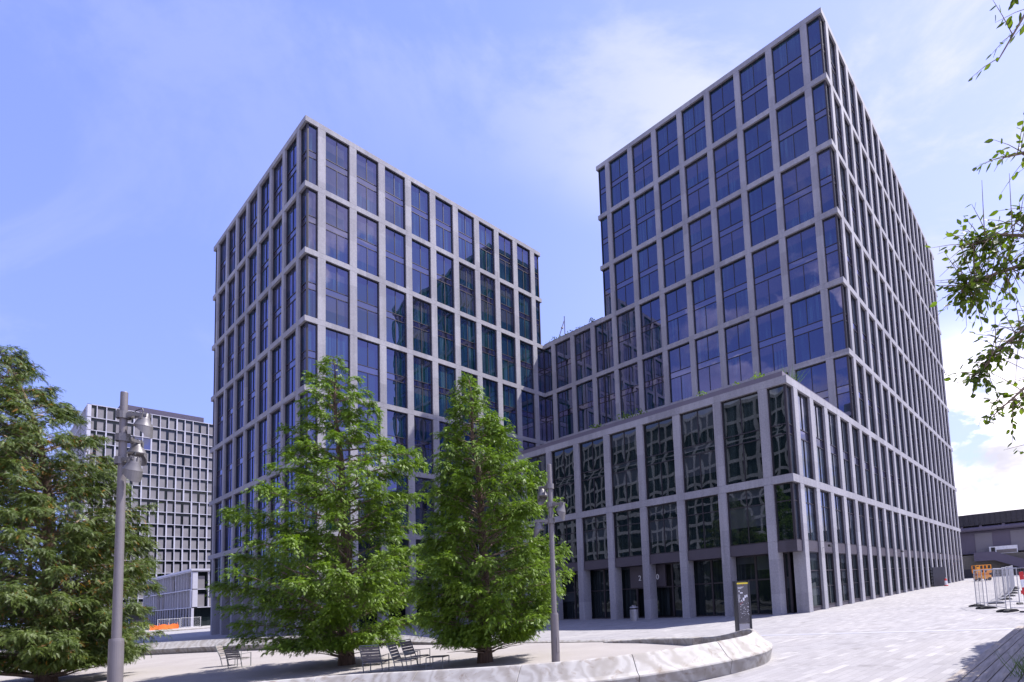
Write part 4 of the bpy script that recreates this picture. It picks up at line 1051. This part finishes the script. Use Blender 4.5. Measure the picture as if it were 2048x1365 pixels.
m.build('legs', M['chairmetal'], st)

# fence panels with rubber feet
def fence(p0, p1, label, h=1.95, group='mesh fence panels on the right', wires=True, mat='steel'):
    p0 = Vector((*p0, gz(*p0))); p1 = Vector((*p1, gz(*p1))); d = p1-p0; L_ = d.length
    root = thing('fence_panel', label, 'fence', p0, math.atan2(d.y, d.x), group)
    m = MB()
    for x in (.03, L_-.03): m.tube([(x, 0, .05), (x, 0, h)], .021, 6)
    for z in (.18, h-.03): m.tube([(.03, 0, z), (L_-.03, 0, z)], .018, 6)
    m.tube([(L_*.5, 0, .18), (L_*.5, 0, h)], .014, 6); m.build('frame', M[mat], root)
    m = MB()
    for k in range(int(L_/.11)): m.box(.1+k*.11, .103+k*.11, -.0015, .0015, .18, h)
    for k in range(8): m.box(.03, L_-.03, .002, .005, .3+k*.21, .303+k*.21)
    m.build('wire_mesh', M[mat], root)
    for x in (.03, L_-.03):
        m = MB(); m.v = []; n = 8
        for k in range(n+1):
            a = math.pi*k/n
            for y in (-.12, .12): m.v.append((x+y, -.40*math.cos(a), .13*math.sin(a)**.7))
        for k in range(n): m.f.append((2*k, 2*k+1, 2*k+3, 2*k+2)); m.mi.append(0); m.uv += [(0, 0)]*4
        m.f.append(tuple(range(0, 2*n+2, 2))[::-1]); m.f.append(tuple(range(1, 2*n+2, 2))); m.mi += [0, 0]; m.uv += [(0, 0)]*(2*n+2)
        m.build('foot', M['rubber'], root)
FN = [((-14.0, -9.95), (-12.1, -9.35), 'short mesh fence panel at the left end of the barrier group'), ((-16.4, -11.1), (-14.1, -10.1), 'front mesh fence panel facing the viewer, beside the striped barrier'),
      ((-16.5, -11.25), (-17.6, -13.3), 'mesh fence panel running out of the picture behind the striped barrier'), ((-12.0, -9.3), (-11.6, -11.3), 'mesh fence panel set across, behind the left end panel'),
      ((-10.6, -10.1), (-7.3, -10.2), 'first mesh fence panel of the receding row'), ((-7.2, -10.2), (-3.9, -10.1), 'second mesh fence panel of the receding row'),
      ((-3.8, -10.1), (-.5, -10.0), 'third mesh fence panel of the receding row'), ((-.4, -10.0), (3.0, -9.8), 'fourth mesh fence panel of the receding row'),
      ((3.1, -9.8), (6.5, -9.6), 'fifth mesh fence panel of the receding row'), ((6.6, -9.6), (10, -9.4), 'farthest mesh fence panel of the receding row')]
for a, b, l in FN: fence(a, b, l)
# red and white barrier
br = thing('striped_barrier', 'leaning red and white barrier post with a red cross board at the right edge', 'barrier', (-16.75, -11.95, gz(-16.7, -12)), aR)
m = MB(); Tt = Matrix.Rotation(-.09, 4, 'Y')
for k in range(5): m.box(-.09, .09, -.02, .02, .05+k*.34, .05+k*.34+.34, mi=0 if k in (1, 3) else 1, T=Tt)
m.build('board', [M['white'], M['red']], br)
m = MB(); m.box(-.26, 1.6, -.05, -.02, .78, .94); m.build('cross_board', M['red'], br)
m = MB(); m.box(.1, .2, .02, .06, 0, 1.7); m.box(-.3, .5, -.15, .15, -.02, .05); m.build('stand', M['dark'], br)
# scissor lift
lf = thing('scissor_lift', 'orange scissor lift parked before the dark gate of the hall', 'scissor lift', (37.6, -3.6, gz(37.6, -3.6)), aR)
m = MB(); m.box(-.95, .95, -.5, .5, .25, .75); bevel(m.build('chassis', M['orange'], lf), .04)
m = MB()
for x in (-.7, .7):
    for y in (-.45, .45): m.lathe([(.001, -.09), (.22, -.09), (.24, 0), (.22, .09), (.001, .09)], T=Matrix.Translation((x, y, .24)) @ Matrix.Rotation(math.pi/2, 4, 'X'), n=14)
m.build('wheels', M['rubber'], lf)
m = MB()
for k in range(3):
    for s_ in (1, -1): m.tube([(-.8*s_, -.3, .78+k*.08), (.8*s_, -.3, .86+k*.08)], .03, 5); m.tube([(-.8*s_, .3, .78+k*.08), (.8*s_, .3, .86+k*.08)], .03, 5)
m.build('scissor_arms', M['orange'], lf)
m = MB(); m.box(-1, 1, -.5, .5, 1.02, 1.12)
for x in (-1, -.5, 0, .5, 1):
    for y in (-.5, .5): m.box(x-.04, x+.04, y-.04, y+.04, 1.12, 2.1)
for z in (1.55, 2.07):
    for y in (-.5, .5): m.box(-1, 1, y-.035, y+.035, z, z+.07)
    for x in (-1, 1): m.box(x-.035, x+.035, -.5, .5, z, z+.07)
m.box(-.9, -.55, -.54, -.5, 1.15, 1.9); m.box(.5, .9, -.54, -.5, 1.15, 1.6)
m.build('basket', M['orange'], lf)
# open dark door leaf and hydrant
dr = thing('door_leaf', 'dark grey service door standing open against the sunlit facade', 'door', (24.25, -.1, gz(24.2, -.1)), math.atan2(-1.05, 1.95))
m = MB(); m.box(0, 2.2, -.05, .05, 0, 2.3); bevel(m.build('leaf', M['black_panel'], dr), .01)
m = MB()
for k in range(6): m.box(-.35, -.05, -.04, .04, .15+k*.37, .38+k*.37)
m.build('hinge_side', M['dark'], dr)
m = MB(); m.tube([(2.05, -.06, 1.0), (2.05, -.14, 1.0), (1.9, -.14, 1.0)], .02, 6); m.build('handle', M['steel'], dr)
hy = thing('bollard', 'short white and red bollard in front of the open dark door', 'bollard', (25.1, -1.3, gz(25.1, -1.3)))
m = MB(); m.lathe([(.001, 0), (.24, 0), (.24, .1), (.15, .12)], n=14); m.build('base', M['red'], hy)
m = MB(); m.lathe([(.15, .11), (.15, .62)], n=14); m.build('body', M['white'], hy)
m = MB(); m.lathe([(.155, .62), (.155, .76), (.1, .84), (.001, .86)], n=14); m.build('cap', M['red'], hy)
# wall cameras
def wallcam(loc, label):
    r = thing('wall_camera', label, 'security camera', loc, group='cameras on the sunlit facade')
    m = MB(); m.tube([(0, 0, 0), (-.05, -.55, .05)], .02, 6); m.build('arm', M['steel'], r)
    m = MB(); m.box(-.28, .22, -.64, -.48, .02, .16); m.box(.22, .30, -.61, -.51, .05, .13); bevel(m.build('housing', M['dark'], r), .02); return r
cm = wallcam((-9.33, -.001, 4.25), 'black security camera on the second pier from the block corner')
copy_thing(cm, (9.33, -.001, 4.3), 0, 'black security camera in the middle of the sunlit pier row')
copy_thing(cm, (28.0, -.001, 4.5), 0, 'farthest small security camera above the open service door')

# timber deck and grass at the lower right corner
dk = thing('timber_deck', 'weathered plank deck in shade at the lower right corner', 'deck', (-32, -13, 0))
m = MB(); e0 = Vector((-25.6, -12.22)); e1 = Vector((-36.5, -11.72)); dv = (e1-e0); L_ = dv.length; dv.normalize(); nn_ = Vector((-dv.y, dv.x))
for k in range(16):
    a = e0+nn_*(k*.205); bq = a+dv*L_; c_ = bq+nn_*.18; d_ = a+nn_*.18; z = .30
    P = [Vector((q.x+32, q.y+13, gz(q.x, q.y)+z)) for q in (a, bq, c_, d_)]; Q = [p-Vector((0, 0, .09)) for p in P]
    m.quad(P[0], P[1], P[2], P[3]); m.quad(P[0], Q[0], Q[1], P[1]); m.quad(P[3], P[2], Q[2], Q[3]); m.quad(P[0], P[3], Q[3], Q[0]); m.quad(P[1], Q[1], Q[2], P[2])
m.build('planks', M['wood'], dk)
tuft('grass_clump', 'yellow-green grass clump beside the timber deck at the lower right corner', (-33.9, -13.15, gz(-33.9, -13)+.3), .55, .5, 260, 90, 'grass', 'grass')

# building site at the far left
for k, (x, y) in enumerate(((-27.5, 150), (-24.2, 150.4))):
    c = thing('site_cabin', ['bright blue site cabin half hidden by the big left tree', 'blue site cabin with open doors nearer the annex'][k], 'site cabin', (x, y, -.3), 0, 'blue site cabins')
    m = MB(); m.box(0, 3.0, 0, 6, 0, 2.4); m.build('shell', M['blue'], c)
    m = MB(); m.box(1.3, 2.4, -.02, 0, .1, 2.0); m.build('door', M['dark'], c)
    m = MB(); m.box(-.05, 3.05, -.1, 6.1, 2.4, 2.6); m.build('roof', M['lightframe'], c)
on = thing('safety_net', 'orange plastic safety net beside the far building site', 'net', (-24.3, 112, -.3))
m = MB()
for k in range(10):
    z = 1.0+.12*math.sin(k*1.7); m.quad((k*.36, .05*math.sin(k), 0), ((k+1)*.36, .05*math.sin(k+1), 0), ((k+1)*.36, .05*math.sin(k+1), 1.0+.12*math.sin((k+1)*1.7)), (k*.36, .05*math.sin(k), z))
m.build('netting', M['orangenet'], on)
m = MB()
for k in range(4): m.tube([(k*1.15, 0, 0), (k*1.15, 0, 1.3)], .03, 5)
m.build('stakes', M['orangenet'], on)
for k, (a, b) in enumerate((((-22.6, 116.5), (-19.4, 118)), ((-19.3, 118), (-16.2, 119.6)), ((-30, 112.5), (-26.4, 114.3)))):
    fence(a, b, ['far site fence panel left of the annex corner', 'far site fence panel under the annex corner', 'far site fence panel in front of the blue cabins'][k], 1.9, 'far building site fence panels', mat='white')
m = MB(); m.box(0, 26, 0, 16, -.2, .35); o = m.build('stone_platform', M['marble']); o.location = (-26.5, 100.5, -.45)
tag(o, 'low pale stone platform before the far annex', 'platform')
